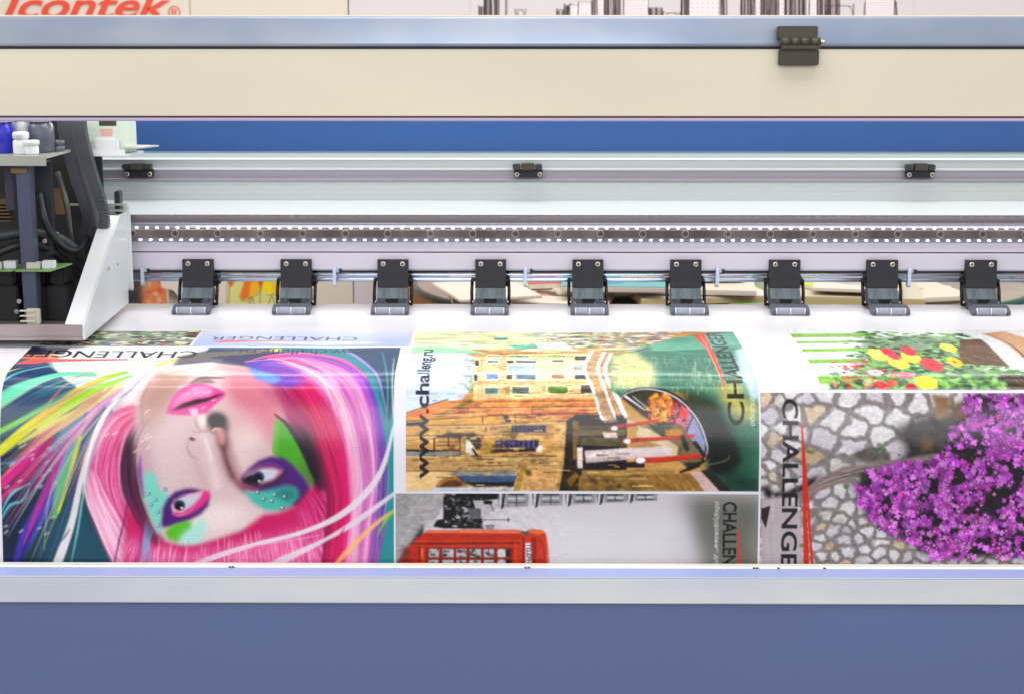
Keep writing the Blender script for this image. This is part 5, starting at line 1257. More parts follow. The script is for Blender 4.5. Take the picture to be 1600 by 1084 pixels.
# sideways ink lines left by the print head, very faint
ln = (np.random.RandomState(5).rand(CHh, 1, 1) - .5)
C.a *= 1 + ln * .035 + .02 * np.sin(np.arange(CHh) * 2 * math.pi / 4.4)[:, None, None]
C.a = C.a ** np.array([1.30]) / (lin(PAPER) ** .30)   # richer ink
C.a *= (.735 / lin(PAPER))[None, None, :] * np.array([1.0, .965, 1.03])

M_vinyl = mat('white_banner_vinyl', (233, 232, 238), .30, var=.01, vscale=(30, 30, 30), bump=.10, bscale=(8, 900, 900))
M_ink = ink_mat('printed_ink', .21, weft=True)
M_ink.node_tree.nodes['Principled BSDF'].inputs['Specular IOR Level'].default_value = .42
banner = empty('printed_banner', (0, 0, 0), 'white glossy vinyl banner sheet printed with colourful pictures, draped over the printer table', 'banner')
def place(xs, vs, off):
    Y = np.interp(vs, VV, prof[:, 0]); Z = np.interp(vs, VV, prof[:, 1]); NY = np.interp(vs, VV, NRM[:, 0]); NZ = np.interp(vs, VV, NRM[:, 1])
    P = np.zeros((len(vs), len(xs), 3)); P[..., 0] = xs[None, :]; P[..., 1] = (Y + NY * off)[:, None]; P[..., 2] = (Z + NZ * off)[:, None]
    xx_, vv_ = np.meshgrid(xs, vs)
    wv = .0007 * np.sin(9 * xx_ + 1.3) * np.sin(15 * vv_ + .5) + .0004 * np.sin(23 * xx_ + 8 * vv_) + .00018 * np.sin(61 * xx_ + 2) * np.sin(40 * vv_)
    wv *= np.clip((vv_ - vrow(505)) / .03, 0, 1)
    P[..., 1] += wv * NY[:, None]; P[..., 2] += wv * NZ[:, None]
    return P
vs = VV[::8] if VV[::8][-1] == VV[-1] else np.append(VV[::8], VV[-1])
P = place(np.linspace(UX0, UX1, 160), vs, 0)
m = MB(); h_, w_ = P.shape[:2]
m.add([tuple(p) for p in P.reshape(-1, 3)], [(i * w_ + j, (i + 1) * w_ + j, (i + 1) * w_ + j + 1, i * w_ + j + 1) for i in range(h_ - 1) for j in range(w_ - 1)], 0, True)
o = m.build('blank_sheet', M_vinyl, banner)
sd = o.modifiers.new('thickness', 'SOLIDIFY'); sd.thickness = .0006; sd.offset = -1
vflat = vrow(556)
def picture(name, box, label):
    xa, xb, r0, r1 = box; va, vb = vrow(r0), min(vrow(r1), VV[-1] - .002)
    vs = []; v = va
    while v < vb: vs.append(v); v += (.0019 if v < vflat else .00092)
    vs.append(vb); vs = np.array(vs); xs = np.linspace(xa, xb, int((xb - xa) / .00088) + 2)
    P = place(xs, vs, .00035)
    cy = np.clip(vs * D - .5, 0, CHh - 1.001); cx = np.clip((xs - UX0) * D - .5, 0, CW - 1.001)
    yi = cy.astype(int); xi = cx.astype(int); fy = (cy - yi)[:, None, None]; fx = (cx - xi)[None, :, None]
    g = lambda a, b: C.a[np.ix_(a, b)]
    Q = g(yi, xi) * (1 - fy) * (1 - fx) + g(yi + 1, xi) * fy * (1 - fx) + g(yi, xi + 1) * (1 - fy) * fx + g(yi + 1, xi + 1) * fy * fx
    o = colour_grid(name, P, Q, M_ink, banner); o['label'] = label
    return o
picture('printed_picture', PR, 'printed portrait of a pink haired woman, upside down, with purple and green make-up')
picture('printed_picture', MK, 'small printed street market picture at the back of the sheet')
picture('printed_picture', CB, 'narrow lavender print with dark upside down lettering')
picture('printed_picture', CN, 'printed canal town with orange houses, bridge and dark boat, turned on its side')
picture('printed_picture', TB, 'grey printed city picture with a red telephone box, turned on its side')
picture('printed_picture', ST, 'printed stone wall with a mass of purple blossom')
picture('printed_picture', FB, 'printed basket of yellow and pink flowers before a white fence')
# ------------------------------------------------------------------ print carriage (at rest at the left)
K_plate = mat('pale_satin_plate', (216, 222, 224), .35, metal=.15, var=.04, vscale=(9, 9, 9), bump=.03)
K_flange = mat('bright_folded_flange', (234, 238, 240), .3, metal=.15, var=.03, vscale=(9, 9, 30))
K_black = mat('carriage_black', (26, 26, 30), .5, var=.2, vscale=(30, 30, 30), bump=.05)
K_dark = mat('carriage_dark_bracket', (56, 58, 66), .4, metal=.3, var=.1, vscale=(30, 30, 30))
K_col = mat('blue_grey_column', (92, 96, 118), .35, metal=.5, var=.12, vscale=(30, 30, 9))
K_base = mat('rosy_grey_base', (176, 164, 162), .36, metal=.4, var=.06, vscale=(9, 30, 30))
K_pcb = mat('green_circuit_board', (120, 160, 96), .4, var=.1, vscale=(200, 200, 200))
K_conn = mat('cream_connector', (214, 206, 190), .45)
K_shelf = mat('carriage_shelf_metal', (190, 192, 182), .35, metal=.5, var=.06, vscale=(9, 9, 9))
K_brown = mat('brown_ribbon_cable', (116, 86, 60), .5, var=.2, vscale=(300, 4, 4))
XC = on_y(198, 480, -.01).x
car = empty('print_carriage', (XC - .2, -.12, .012), 'grey and black print carriage with ink bottles on its shelf, left on the rail', 'print carriage')
def cp(mb, name, mats, parent=None, label=None):
    o = mb.build(name, mats)
    if parent is None: o.parent = car; o.location = (-(XC - .2), .12, -.012)
    else: o.parent = parent
    if label: o['label'] = label
    return o
zz = zr
KX0 = -1.0
# base plate
cp(MB().box(KX0, XC - .0025, -.252, .0, .0095, .0145, bev=.001).box(KX0, XC - .003, -.2515, -.2485, .0146, .030, bev=.0008), 'base_plate', K_base)
# right cheek
pr = [(-.251, .010), (-.249, .030), (-.028, zz(338, -.028)), (.018, zz(332, .018)), (.018, zz(452, .02)), (.006, zz(452, .006)), (.004, .011)]
side = cp(MB().prism_x(round_prof(pr, .002), XC - .003, XC), 'side_plate', K_plate)
# folded flange along the slanting front edge
z_a, z_b = .030, zz(338, -.028)
m = MB(); dirv = Vector((-.028 + .249, z_b - z_a)); n_ = Vector((-dirv.y, dirv.x)).normalized() * .0025
for (wd, off) in ((.022, 0),):
    m.add([(XC - .0032, -.249, z_a), (XC - .0032 - wd, -.249, z_a), (XC - .0032 - wd, -.028, z_b), (XC - .0032, -.028, z_b),
           (XC - .0032, -.249 + n_.x * -1, z_a + n_.y * -1), (XC - .0032 - wd, -.249 - n_.x, z_a - n_.y), (XC - .0032 - wd, -.028 - n_.x, z_b - n_.y), (XC - .0032, -.028 - n_.x, z_b - n_.y)],
          [(0, 1, 2, 3), (4, 7, 6, 5), (0, 4, 5, 1), (1, 5, 6, 2), (2, 6, 7, 3), (3, 7, 4, 0)])
cp(m, 'flange', K_flange, side)
for (row, Y) in ((412, -.055), (420, -.11)):
    q = MB().lathe((XC + .0001, Y, zz(row, Y)), [(.0042, 0), (.004, .0012), (.0026, .0018)], 16, axis='x'); cp(q, 'screw', M_screw, side)
# rear plate against the rail, pale right border, black inside
cp(MB().box(XC - .030, XC + .004, .0185, .0235, zz(455, .02), zz(322, .02), bev=.001), 'rear_bracket', K_plate)
cp(MB().box(XC - .0035, XC + .012, .0045, .012, .0125, zz(455, .01), bev=.001), 'guide_block', K_black)
cp(MB().box(KX0, XC - .031, .012, .018, .0125, .315), 'rear_wall', K_black)
cp(MB().box(XC - .012, XC - .0045, -.004, .016, zz(335, 0), zz(300, 0), bev=.001), 'sensor_bracket', K_dark)
cp(MB().box(XC - .075, XC + .006, -.008, -.004, zz(322, -.005), zz(319, -.005)).box(XC - .030, XC + .006, -.010, -.004, zz(331, -.005), zz(328, -.005)), 'cross_strip', K_shelf)
# curved cable duct in front of the wall
m = MB(); P = []
ctrl = spline([on_y(112, 176, -.10), on_y(114, 205, -.10), on_y(122, 240, -.095), on_y(133, 280, -.085), on_y(146, 320, -.07), on_y(150, 352, -.05), on_y(138, 392, -.03)], 8)
for i in range(len(ctrl) - 1):
    a, b = Vector(ctrl[i]), Vector(ctrl[i + 1]); d = (b - a); L_ = d.length; d.normalize(); sd_ = Vector((0, 1, 0)).cross(d).normalized()
    if sd_.x < 0: sd_ = -sd_
    w_ = .020; q0 = a + d * L_ * .02; q1 = a + d * L_ * 1.02; t = Vector((0, -.008, 0)); vs_ = []
    for u, ww_ in ((q0, w_), (q1, w_ * .975)):
        vs_ += [u - sd_ * ww_, u + sd_ * ww_, u + sd_ * ww_ * .9 + t, u - sd_ * ww_ * .9 + t]
    m.add(vs_, [(0, 1, 2, 3), (4, 7, 6, 5), (0, 4, 5, 1), (1, 5, 6, 2), (2, 6, 7, 3), (3, 7, 4, 0)])
m.tube([tuple(Vector(p) + Vector((0, .003, 0))) for p in ctrl], .012, 8)
cp(m, 'cable_chain', mat('grey_black_chain', (74, 76, 84), .38, var=.1, vscale=(30, 30, 30)))
# shelf with bottles
ys0, ys1 = -.215, -.125
zsh = zz(249, ys0)
xa = on_y(72, 248, ys0).x; xb = on_y(110, 239, ys1).x
cp(MB().prism_z([(KX0, ys0), (xa, ys0), (xb, ys1), (KX0, ys1)], zsh, zsh + .0035).prism_z([(KX0, ys0 - .0015), (xa, ys0 - .0015), (xa, ys0 - .0002), (KX0, ys0 - .0002)], zsh - .009, zsh + .0036), 'shelf', K_shelf)
zt_ = zsh + .0036
def bottle(px, Y, r, h, cap_h, body, capm, name='ink_bottle', neck=.55):
    x = on_y(px, 240, Y).x
    b = cp(MB().lathe((x, Y, zt_), [(r * .9, 0), (r, .002), (r, h * .8), (r * .92, h * .88), (r * neck, h * .95), (r * neck, h)], 26), name, body)
    cp(MB().lathe((x, Y, zt_ + h + .0002), [(r * neck * 1.25, 0), (r * neck * 1.25, cap_h * .85), (r * neck * 1.1, cap_h)], 22), 'cap', capm, b)
M_wj = mat('milky_white_plastic', (228, 232, 236), .35); M_bj = mat('cobalt_bottle', (36, 40, 190), .3, coat=.3); M_gj = mat('smoke_grey_bottle', (84, 90, 104), .3, coat=.3)
bottle(4, -.17, .0165, .040, .016, M_bj, M_wj, neck=.85)
bottle(34, -.19, .0105, .020, .008, M_wj, M_wj, neck=.8)
bottle(66, -.16, .017, .040, .014, M_gj, M_wj, neck=.8)
bottle(38, -.145, .014, .042, .014, M_wj, M_wj, neck=.8)
bottle(50, -.195, .009, .012, .006, M_wj, M_wj, neck=.9)
bottle(92, -.15, .008, .008, .006, M_gj, M_gj, neck=.8)
# white side box on its tray
Yt = -.06
a0, a1 = on_y(133, 235, Yt).x, on_y(203, 235, Yt).x; zt2 = zz(243, Yt)
tray = cp(MB().prism_z([(a0 + .006, Yt - .02), (a1 - .002, Yt - .02), (a1 + .012, Yt + .03), (a0, Yt + .03)], zt2, zt2 + .003).box(a0 + .004, a1 - .002, Yt - .022, Yt - .0205, zt2, zt2 + .009, bev=.0005), 'side_tray', M_wj)
m = MB().box(a0 + .002, a1 + .004, Yt - .004, Yt + .028, zt2 + .0035, zt2 + .060, bev=.002)
bx = cp(m, 'head_board_box', mat('pale_mint_box', (214, 228, 214), .4))
cp(MB().box(a0 + .022, a1 - .016, Yt - .0048, Yt - .0042, zt2 + .040, zt2 + .058), 'dark_label', mat('dark_label_paper', (58, 62, 50), .6), bx)
cp(MB().box(a0 + .024, a1 - .022, Yt - .0049, Yt - .0042, zt2 + .025, zt2 + .036), 'pink_label', mat('pink_label_paper', (226, 176, 164), .6), bx)
cp(MB().box(a0 + .014, a1 - .012, Yt - .017, Yt - .006, zt2 + .0035, zt2 + .026, bev=.004), 'cover', M_wj, bx)
f0 = on_y(196, 234, Yt).x; f1 = on_y(246, 226, Yt + .01).x
cp(MB().prism_z([(f0, Yt - .015), (f0 + .02, Yt - .015), (f1, Yt + .02), (f0, Yt + .03)], zz(232, Yt), zz(232, Yt) + .002), 'flap', K_shelf, tray)
# columns
def colm(px0, px1, r0, r1, Y, mt, name='column', dep=.02):
    a, b = on_y(px0, 400, Y).x, on_y(px1, 400, Y).x
    return cp(MB().box(a, b, Y, Y + dep, zz(r1, Y), zz(r0, Y), bev=.0012), name, mt)
colm(32, 54, 252, 522, -.19, K_col); colm(62, 84, 254, 400, -.14, K_dark); colm(14, 28, 254, 330, -.15, mat('violet_dark_bracket', (66, 58, 76), .4))
colm(35, 57, 484, 508, -.197, K_conn, 'label_block', .006); colm(24, 48, 264, 272, -.197, mat('mustard_tab', (130, 110, 56), .5), 'tab', .006)
m = MB(); a, b = on_y(33, 520, -.2).x, on_y(56, 520, -.2).x
for k in range(3): m.box(a, b, -.2012, -.1975, zz(488 + 8 * k, -.2), zz(486 + 8 * k, -.2))
cp(m, 'label_line', mat('white_line', (230, 226, 210), .5))
# ribbed heat sink and cables
m = MB(); a, b = on_y(-30, 330, -.12).x, on_y(18, 330, -.12).x
for k in range(6): m.box(a, b, -.128, -.112, zz(346 - k * 5.4, -.12), zz(344 - k * 5.4, -.12))
m.box(a, b, -.111, -.104, zz(348, -.12), zz(314, -.12)); cp(m, 'heat_sink', mat('bronze_fins', (120, 96, 66), .4, metal=.4))
m = MB(); a, b = on_y(78, 330, -.06).x, on_y(102, 330, -.06).x
m.box(a, b, -.062, -.058, zz(336, -.06), zz(296, -.06)); cp(m, 'ribbon_cable', K_brown)
# circuit boards on their brackets
for (pa, pb, rw, Y0, Y1) in ((-60, 18, 426, -.20, -.15), (24, 78, 426, -.205, -.145)):
    a = on_y(pa, rw, Y0).x; b = on_y(pb, rw, Y0).x; z = zz(rw, Y0)
    bd = cp(MB().prism_z([(a, Y0), (b, Y0), (b + .014, Y1), (a, Y1)], z, z + .0016), 'circuit_board', K_pcb)
    cp(MB().box(b - .034, b - .016, Y0 + .012, Y0 + .024, z + .0018, z + .010, bev=.0006), 'connector', K_conn, bd)
    cp(MB().box(b - .014, b + .002, Y0 + .014, Y0 + .026, z + .0018, z + .0115, bev=.0006), 'connector', M_wj, bd)
# hoses
for (pts, r_, mm) in (([(-20, 372, -.16), (40, 364, -.15), (90, 372, -.12), (128, 402, -.08), (150, 430, -.03)], .0075, mat('matt_hose', (52, 56, 58), .45)),
                      ([(-10, 398, -.17), (30, 384, -.16), (70, 386, -.14), (104, 412, -.10), (130, 440, -.05)], .006, mat('matt_black_hose', (30, 32, 34), .4)),
                      ([(60, 300, -.15), (72, 350, -.16), (96, 384, -.13), (120, 392, -.1), (136, 372, -.06)], .005, mat('matt_black_hose', (30, 32, 34), .4)),
                      ([(90, 270, -.1), (104, 320, -.12), (110, 370, -.1), (118, 400, -.05)], .004, mat('smoke_hose', (72, 70, 66), .35))):
    cp(MB().tube([tuple(on_y(a, b, Y)) for a, b, Y in [tuple(p) for p in spline([np.array(q) for q in pts], 8)]], r_, 14), 'hose', mm)
# print heads under the boards
for k, px in enumerate((-30, 22, 66, 100)):
    a = on_y(px, 500, -.13).x
    cp(MB().box(a - .016, a + .013, -.15, -.10, .0148, .062, bev=.002).box(a - .012, a + .009, -.145, -.105, .0622, .085, bev=.003), 'print_head', K_black)
for (px, row, Y) in ((30, 471, -.198), (26, 487, -.198), (46, 517, -.2), (70, 377, -.16), (88, 366, -.13)):
    a = on_y(px, row, Y); cp(MB().lathe((a.x, Y, a.z), [(.0032, 0), (.003, .0016)], 14, axis='y'), 'screw', M_screw)

# ------------------------------------------------------------------ the hall behind
floor = MB().box(-6, 6, -5, 6, -.92, -.9).build('floor', mat('grey_hall_carpet', (120, 116, 112), .9, var=.1, vscale=(30, 30, 30), bump=.3)); tag(floor, kind='structure')
YW = 2.0
X545 = on_y(545, 20, YW).x
w1 = MB().box(-3.2, X545 - .002, YW, YW + .04, -.9, 1.3)
wall = w1.build('booth_wall', mat('cream_booth_board', (218, 206, 188), .6, var=.03, vscale=(2, 2, 2)))
tag(wall, 'cream booth wall carrying the red brand lettering', 'wall')
xs_ = on_y(297, 10, YW).x
o = MB().box(xs_ - .0015, xs_ + .0015, YW - .0012, YW + .002, -.9, 1.3).build('panel_joint', mat('joint_tan', (176, 160, 130), .7), wall)  # darker tan line over the joint of two panels
me = text_mesh('Icontek', .36, .016, .004); ws = [v.co for v in me.vertices]; mn = min(v.x for v in ws); mx = max(v.x for v in ws)
a = on_y(6, 29, YW).x; b = on_y(268, 29, YW).x; zb_ = zr(28.5, YW); sc_ = (b - a) / (mx - mn)
for halo in (0,):
    me2 = text_mesh('Icontek', .32, .058, .001) if halo else me
    for v in me2.vertices:
        x, y, z = v.co; v.co = (a + (x - mn) * sc_, YW - .004 - z * sc_ + (.0035 if halo else 0), zb_ + y * sc_ * .70)
    me2.materials.clear(); me2.materials.append(mat('cream_halo', (236, 224, 214), .6) if halo else mat('brand_red', (226, 66, 36), .5))
    o = bpy.data.objects.new('letter_outline' if halo else 'lettering', me2); COL.objects.link(o); o.parent = wall
me = text_mesh('®', 0, 0, .004); ws = [v.co.copy() for v in me.vertices]; mn = min(v.x for v in ws); mx = max(v.x for v in ws); ym = min(v.y for v in ws)
a = on_y(263, 20, YW).x; b = on_y(282, 20, YW).x; sc_ = (b - a) / (mx - mn)
for v in me.vertices: x, y, z = v.co; v.co = (a + (x - mn) * sc_, YW - .003 - z * sc_, zr(29, YW) + (y - ym) * sc_)
me.materials.clear(); me.materials.append(MATS['brand_red']); o = bpy.data.objects.new('trademark', me); COL.objects.link(o); o.parent = wall

# mural of a sketched city
mural_w = MB().box(X545 + .002, 3.4, YW - .01, YW + .03, -.9, 1.3).build('mural_wall', mat('rosy_white_board', (212, 203, 203), .6, var=.015, vscale=(2, 2, 2)))
tag(mural_w, 'rosy white booth wall with a brown ink sketch of a city skyline', 'wall')
MX0 = on_y(735, 10, YW).x; MX1 = on_y(1425, 10, YW).x; DM = 760.0; Zm0 = zr(60, YW); Zm1 = zr(-190, YW)
cw, ch = int((MX1 - MX0) * DM), int((Zm1 - Zm0) * DM)
def TM(px, py): p = on_y(px, py, YW); return ((p.x - MX0) * DM, (Zm1 - p.z) * DM)
Mc = Canvas(cw, ch, (212, 203, 203), TM)
ink = (48, 36, 38)
def mb_(x0, x1, top, kind):
    t = top
    if kind == 'hatch':
        Mc.poly([(x0, t), (x1, t), (x1, 90), (x0, 90)], (186, 168, 164))
        for _ in range(int((x1 - x0) * 1.1)):
            a = rr(x0, x1); Mc.stroke([(a, t + rr(0, 3)), (a + rr(-2, 2), 90)], rr(.8, 2.8), ink, rr(.4, 1), .8)
    elif kind == 'lines':
        Mc.poly([(x0, t), (x1, t), (x1, 90), (x0, 90)], (232, 222, 220))
        for k in range(int((90 - t) / 4)): Mc.stroke([(x0 + 3, t + 3 + k * 4 + rr(-.6, .6)), (x1 - 4, t + 3.5 + k * 4)], .7, ink, .6, .8)
    elif kind == 'dots':
        Mc.poly([(x0, t), (x1, t), (x1, 90), (x0, 90)], (232, 222, 220))
        for k in range(int((90 - t) / 7)):
            for j in range(int((x1 - x0) / 8)): Mc.dot(x0 + 5 + j * 8, t + 4 + k * 7, 1.1, .8, ink, .8, .8)
    elif kind == 'dome':
        Mc.stroke([(x0, 40), (x0 + 4, t + 4), ((x0 + x1) / 2, t), (x1 - 4, t + 4), (x1, 40)], 1.6, ink, .9, .8)
        for k in range(8): Mc.stroke([(x0 + rr(0, 6), t + 8 + rr(-4, 4)), (x0 + rr(0, 10), 30)], 1, ink, .6, .8)
    for xx_ in (x0, x1): Mc.stroke([(xx_, t + rr(-3, 1)), (xx_ + rr(-1.5, 1.5), 30), (xx_ + rr(-1, 1), 90)], rr(1.2, 2.6), ink, .95, .8)
    Mc.stroke([(x0, t), (x1, t + rr(-.5, .5))], 1, ink, .8, .8)
for q in ((748, 758, 10, 'hatch'), (757, 768, -30, 'hatch'), (772, 780, -10, 'hatch'), (791, 793, -20, 'lines'), (805, 822, 15, 'dome'), (870, 882, 15, 'hatch'), (882, 892, 8, 'hatch'), (890, 904, 8, 'dots'), (904, 924, 3, 'dots'), (926, 932, -20, 'hatch'), (932, 944, -24, 'dots'),
          (944, 958, -40, 'hatch'), (958, 968, -30, 'hatch'), (974, 1012, -34, 'lines'), (1012, 1034, 12, 'hatch'), (1036, 1062, 20, 'dome'), (1064, 1074, -30, 'hatch'), (1076, 1124, -20, 'dots'), (1126, 1134, -34, 'hatch'), (1156, 1178, -40, 'hatch'), (1178, 1188, -20, 'dots'),
          (1188, 1200, -60, 'hatch'), (1200, 1214, -26, 'hatch'), (1216, 1224, -40, 'dots'), (1225, 1256, -46, 'hatch'), (1258, 1264, -30, 'lines'), (1264, 1276, -60, 'dots'), (1276, 1310, -30, 'hatch'), (1288, 1332, 9, 'dome'), (1349, 1360, 6, 'hatch'), (1360, 1386, 0, 'dome'), (1386, 1398, 2, 'hatch'), (1350, 1396, -3, 'lines')):
    mb_(*q)
xs_ = np.linspace(MX0, MX1, cw); zs_ = np.linspace(Zm1, Zm0, ch)
Pm = np.zeros((ch, cw, 3)); Pm[..., 0] = xs_[None, :]; Pm[..., 1] = YW - .0125; Pm[..., 2] = zs_[:, None]
colour_grid('skyline_sketch', Pm, Mc.a, ink_mat('sketch_ink', .6), mural_w)

# ---- things seen through the slot
def pl(px, py, Y): return on_y(px, py, Y)
def poster(name, x0, x1, r0, r1, Y, base, painter, label, cat, res=700.0, below=.25, above=.12):
    """a printed board standing at depth Y, its picture painted in code"""
    X0_, X1_ = pl(x0, 465, Y).x, pl(x1, 465, Y).x; Z1, Z0 = zr(r0, Y) + above, zr(r1, Y) - below
    bd = MB().box(X0_, X1_, Y, Y + .012, Z0, Z1, bev=.001).build(name, mat(name + '_board', (206, 200, 190), .6)); tag(bd, label, cat)
    w_, h_ = int((X1_ - X0_) * res), int((Z1 - Z0) * res)
    cv = Canvas(w_, h_, base, lambda a, b: ((pl(a, b, Y).x - X0_) * res, (Z1 - pl(a, b, Y).z) * res)); painter(cv)
    P_ = np.zeros((h_, w_, 3)); P_[..., 0] = np.linspace(X0_ + .003, X1_ - .003, w_)[None, :]; P_[..., 1] = Y - .002; P_[..., 2] = np.linspace(Z1 - .003, Z0 + .003, h_)[:, None]
    colour_grid('picture', P_, cv.a, M_pink_print, bd); return bd
M_pink_print = ink_mat('poster_ink', .4)
def tulips(c):
    for a in (360, 392, 410, 440): c.stroke([(a, 400), (a - 6, 520)], 3, (170, 160, 90), .8)
    c.poly([(336, 462), (352, 458), (356, 500), (330, 500)], (70, 150, 30)); c.poly([(344, 455), (354, 470), (362, 500), (350, 500)], (130, 176, 160))
    for q, col in (([(384, 430), (396, 430), (392, 464), (378, 470), (374, 462)], (226, 116, 30)), ([(394, 430), (412, 430), (404, 458), (388, 466)], (238, 176, 40)), ([(400, 430), (414, 430), (408, 454)], (220, 70, 30)), ([(408, 452), (414, 432), (424, 430), (428, 458), (416, 460)], (240, 214, 30)), ([(424, 430), (436, 430), (438, 462), (426, 458)], (240, 190, 30)), ([(352, 438), (366, 438), (360, 448)], (214, 80, 50)), ([(336, 440), (350, 440), (346, 480), (338, 476)], (236, 226, 130))):
        c.poly(q, col, blur=1); c.stroke(q, 1.6, (70, 60, 40), .5)
    c.stroke([(394, 464), (382, 500)], 2, (80, 90, 60), .7); c.stroke([(394, 464), (406, 500)], 2, (80, 90, 60), .7); c.stroke([(424, 462), (414, 500)], 2, (80, 90, 60), .7); c.stroke([(426, 462), (438, 500)], 2, (80, 90, 60), .7)
poster('tulip_poster', 334, 446, 440, 487, 1.5, (214, 208, 130), tulips, 'yellow poster of orange tulips standing behind the printer', 'poster')
def orange(c):
    for _ in range(90): c.dot(rr(196, 262), rr(425, 500), rr(2, 8), rr(2, 8), random.choice([(226, 110, 40), (236, 150, 90), (214, 70, 60), (200, 160, 120), (150, 70, 40), (236, 180, 140)]), .8, 3)
    c.poly([(190, 420), (222, 420), (226, 500), (190, 500)], (74, 58, 46), blur=5)
poster('flower_poster', 196, 262, 440, 487, 1.7, (214, 130, 80), orange, 'orange and red flower poster beside the cream chair', 'poster')
def greens(c):
    c.poly([(1080, 400), (1240, 400), (1240, 520), (1080, 520)], (90, 170, 130)); c.poly([(1090, 462), (1150, 455), (1240, 462), (1240, 520), (1080, 520)], (130, 200, 40), blur=14)
    c.poly([(1180, 400), (1240, 400), (1240, 520), (1180, 520)], (226, 222, 180), blur=10, alpha=.8)
    for k in range(40): c.stroke([(1080 + k * 4, 400), (1080 + k * 4, 520)], 1, (170, 200, 170), .5); c.stroke([(1080, 420 + k * 3), (1240, 420 + k * 3)], .8, (170, 210, 150), .4)
    c.stroke([(1159, 400), (1158, 520)], 1.6, (60, 80, 50), .7)
poster('green_grid_poster', 1092, 1204, 440, 487, 1.9, (150, 190, 110), greens, 'green checked poster behind the magazines', 'poster')
def mixed(c):
    for k in range(14): a = rr(1555, 1640); c.poly([(a, 400), (a + rr(4, 14), 400), (a + rr(4, 14), 520), (a, 520)], random.choice([(220, 206, 200), (176, 190, 150), (226, 190, 196), (206, 196, 176), (190, 150, 150)]), blur=3, alpha=.8)
poster('striped_poster', 1552, 1640, 440, 487, 1.8, (214, 200, 186), mixed, 'pale striped poster behind the last pinch roller on the right', 'poster')

# cream chair
yc = 1.15
ch_m = mat('cream_chair_plastic', (226, 214, 198), .4)
cx0 = pl(250, 445, yc).x; cx1 = pl(350, 445, yc).x
chair = empty('plastic_chair', ((cx0 + cx1) / 2, yc + .2, -.9), 'cream plastic chair with a curved back behind the printer', 'chair')
def chp(mb, name, m_=ch_m): o = mb.build(name, m_, chair); o.location = (-(cx0 + cx1) / 2, -yc - .2, .9); return o
pf = [(cx0, zr(438, yc)), (cx0 + .003, zr(447, yc)), (cx0 + .008, zr(452, yc)), (cx0 + .020, zr(452.5, yc)), (cx0 + .030, zr(456, yc)), (cx0 + .050, zr(478, yc)), (cx0 + .07, zr(520, yc)), (cx1, zr(520, yc)), (cx1 + .005, zr(438, yc)), (cx1 - .01, zr(400, yc)), (cx0 + .03, zr(400, yc))]
chp(MB().prism_y(round_prof(pf, .01), yc, yc + .018), 'backrest')
chp(MB().box(cx0 + .02, cx1 + .02, yc + .02, yc + .42, -.48, -.455, bev=.01), 'seat')
for a in (cx0 + .04, cx1):
    for b in (yc + .04, yc + .39): chp(MB().box(a - .015, a + .015, b - .015, b + .015, -.9, -.481, bev=.004), 'leg')
pfb = [(x + .012, z - .004) for x, z in pf[1:6]] + [(cx0 + .085, zr(520, yc)), (cx0 + .075, zr(520, yc))]
chp(MB().prism_z([(cx0 + .014, yc + .019), (cx0 + .06, yc + .019), (cx0 + .06, yc + .16), (cx0 + .02, yc + .16)], -.454, zr(456, yc)), 'arm_panel', mat('shaded_chair_plastic', (196, 182, 160), .5))  # darker copy of the chair plastic, shade put into its colour

# tables of magazines
def table(name, xa, xb, ya, yb, zt_, mt, edge, label):
    cx_, cy_ = (xa + xb) / 2, (ya + yb) / 2
    t = empty(name, (cx_, cy_, -.9), label, 'table')
    def tp(mb, n, m_): o = mb.build(n, m_, t); o.location = (-cx_, -cy_, .9); return o
    el = [(cx_ + (xb - xa) / 2 * math.cos(k * math.pi / 24), cy_ + (yb - ya) / 2 * math.sin(k * math.pi / 24)) for k in range(48)]
    tp(MB().prism_z(el, zt_ - .012, zt_), 'table_top', mt)
    tp(MB().tube([(x, y, zt_ - .006) for x, y in el] + [(el[0][0], el[0][1], zt_ - .006)], .0085, 8, caps=False), 'rim', edge)
    for a, b in ((-.6, -.5), (.6, -.5), (-.6, .5), (.6, .5)):
        x, y = cx_ + a * (xb - xa) / 2, cy_ + b * (yb - ya) / 2
        tp(MB().tube([(x, y, zt_ - .013), (x * 1.0 + a * .03, y, -.9)], .012, 10), 'leg', edge)
    return t
M_cop = mat('brown_glass', (120, 82, 48), .12, spec=.7, var=.35, vscale=(9, 9, 9), coat=.4); M_rim = mat('dark_rim', (40, 34, 30), .25); M_grn = mat('green_glass_edge', (30, 84, 60), .2)
zA = -.160; zB = -.158
cab = MB().box(pl(632, 465, 1.8).x, pl(742, 465, 1.8).x, 1.8, 1.98, -.9, -.12, bev=.004).build('brown_cabinet', mat('coppery_cabinet', (166, 112, 70), .35, var=.35, vscale=(7, 7, 7)))
tag(cab, 'coppery brown cabinet against the wall behind the round glass table', 'cabinet')
MB().box(pl(690, 465, 1.8).x, pl(693, 465, 1.8).x, 1.798, 1.8, -.88, -.13).build('door_gap', M_edge, cab)
table('brown_glass_table', pl(640, 470, 1.0).x, pl(1180, 470, 1.0).x, .83, 1.55, zA, M_cop, M_rim, 'round brown glass table loaded with magazines behind the middle of the printer')
table('green_glass_table', pl(1240, 470, 1.0).x, pl(1640, 470, 1.0).x, .88, 1.45, zB, mat('taupe_glass', (150, 138, 118), .2, var=.2, vscale=(9, 9, 9)), M_grn, 'glass table with dark green edge behind the right end of the printer')
pap = mat('magazine_paper', (226, 214, 196), .5, var=.03, vscale=(9, 9, 9)); pg_edge = mat('page_edges', (206, 184, 130), .7, var=.15, vscale=(3, 3, 900))
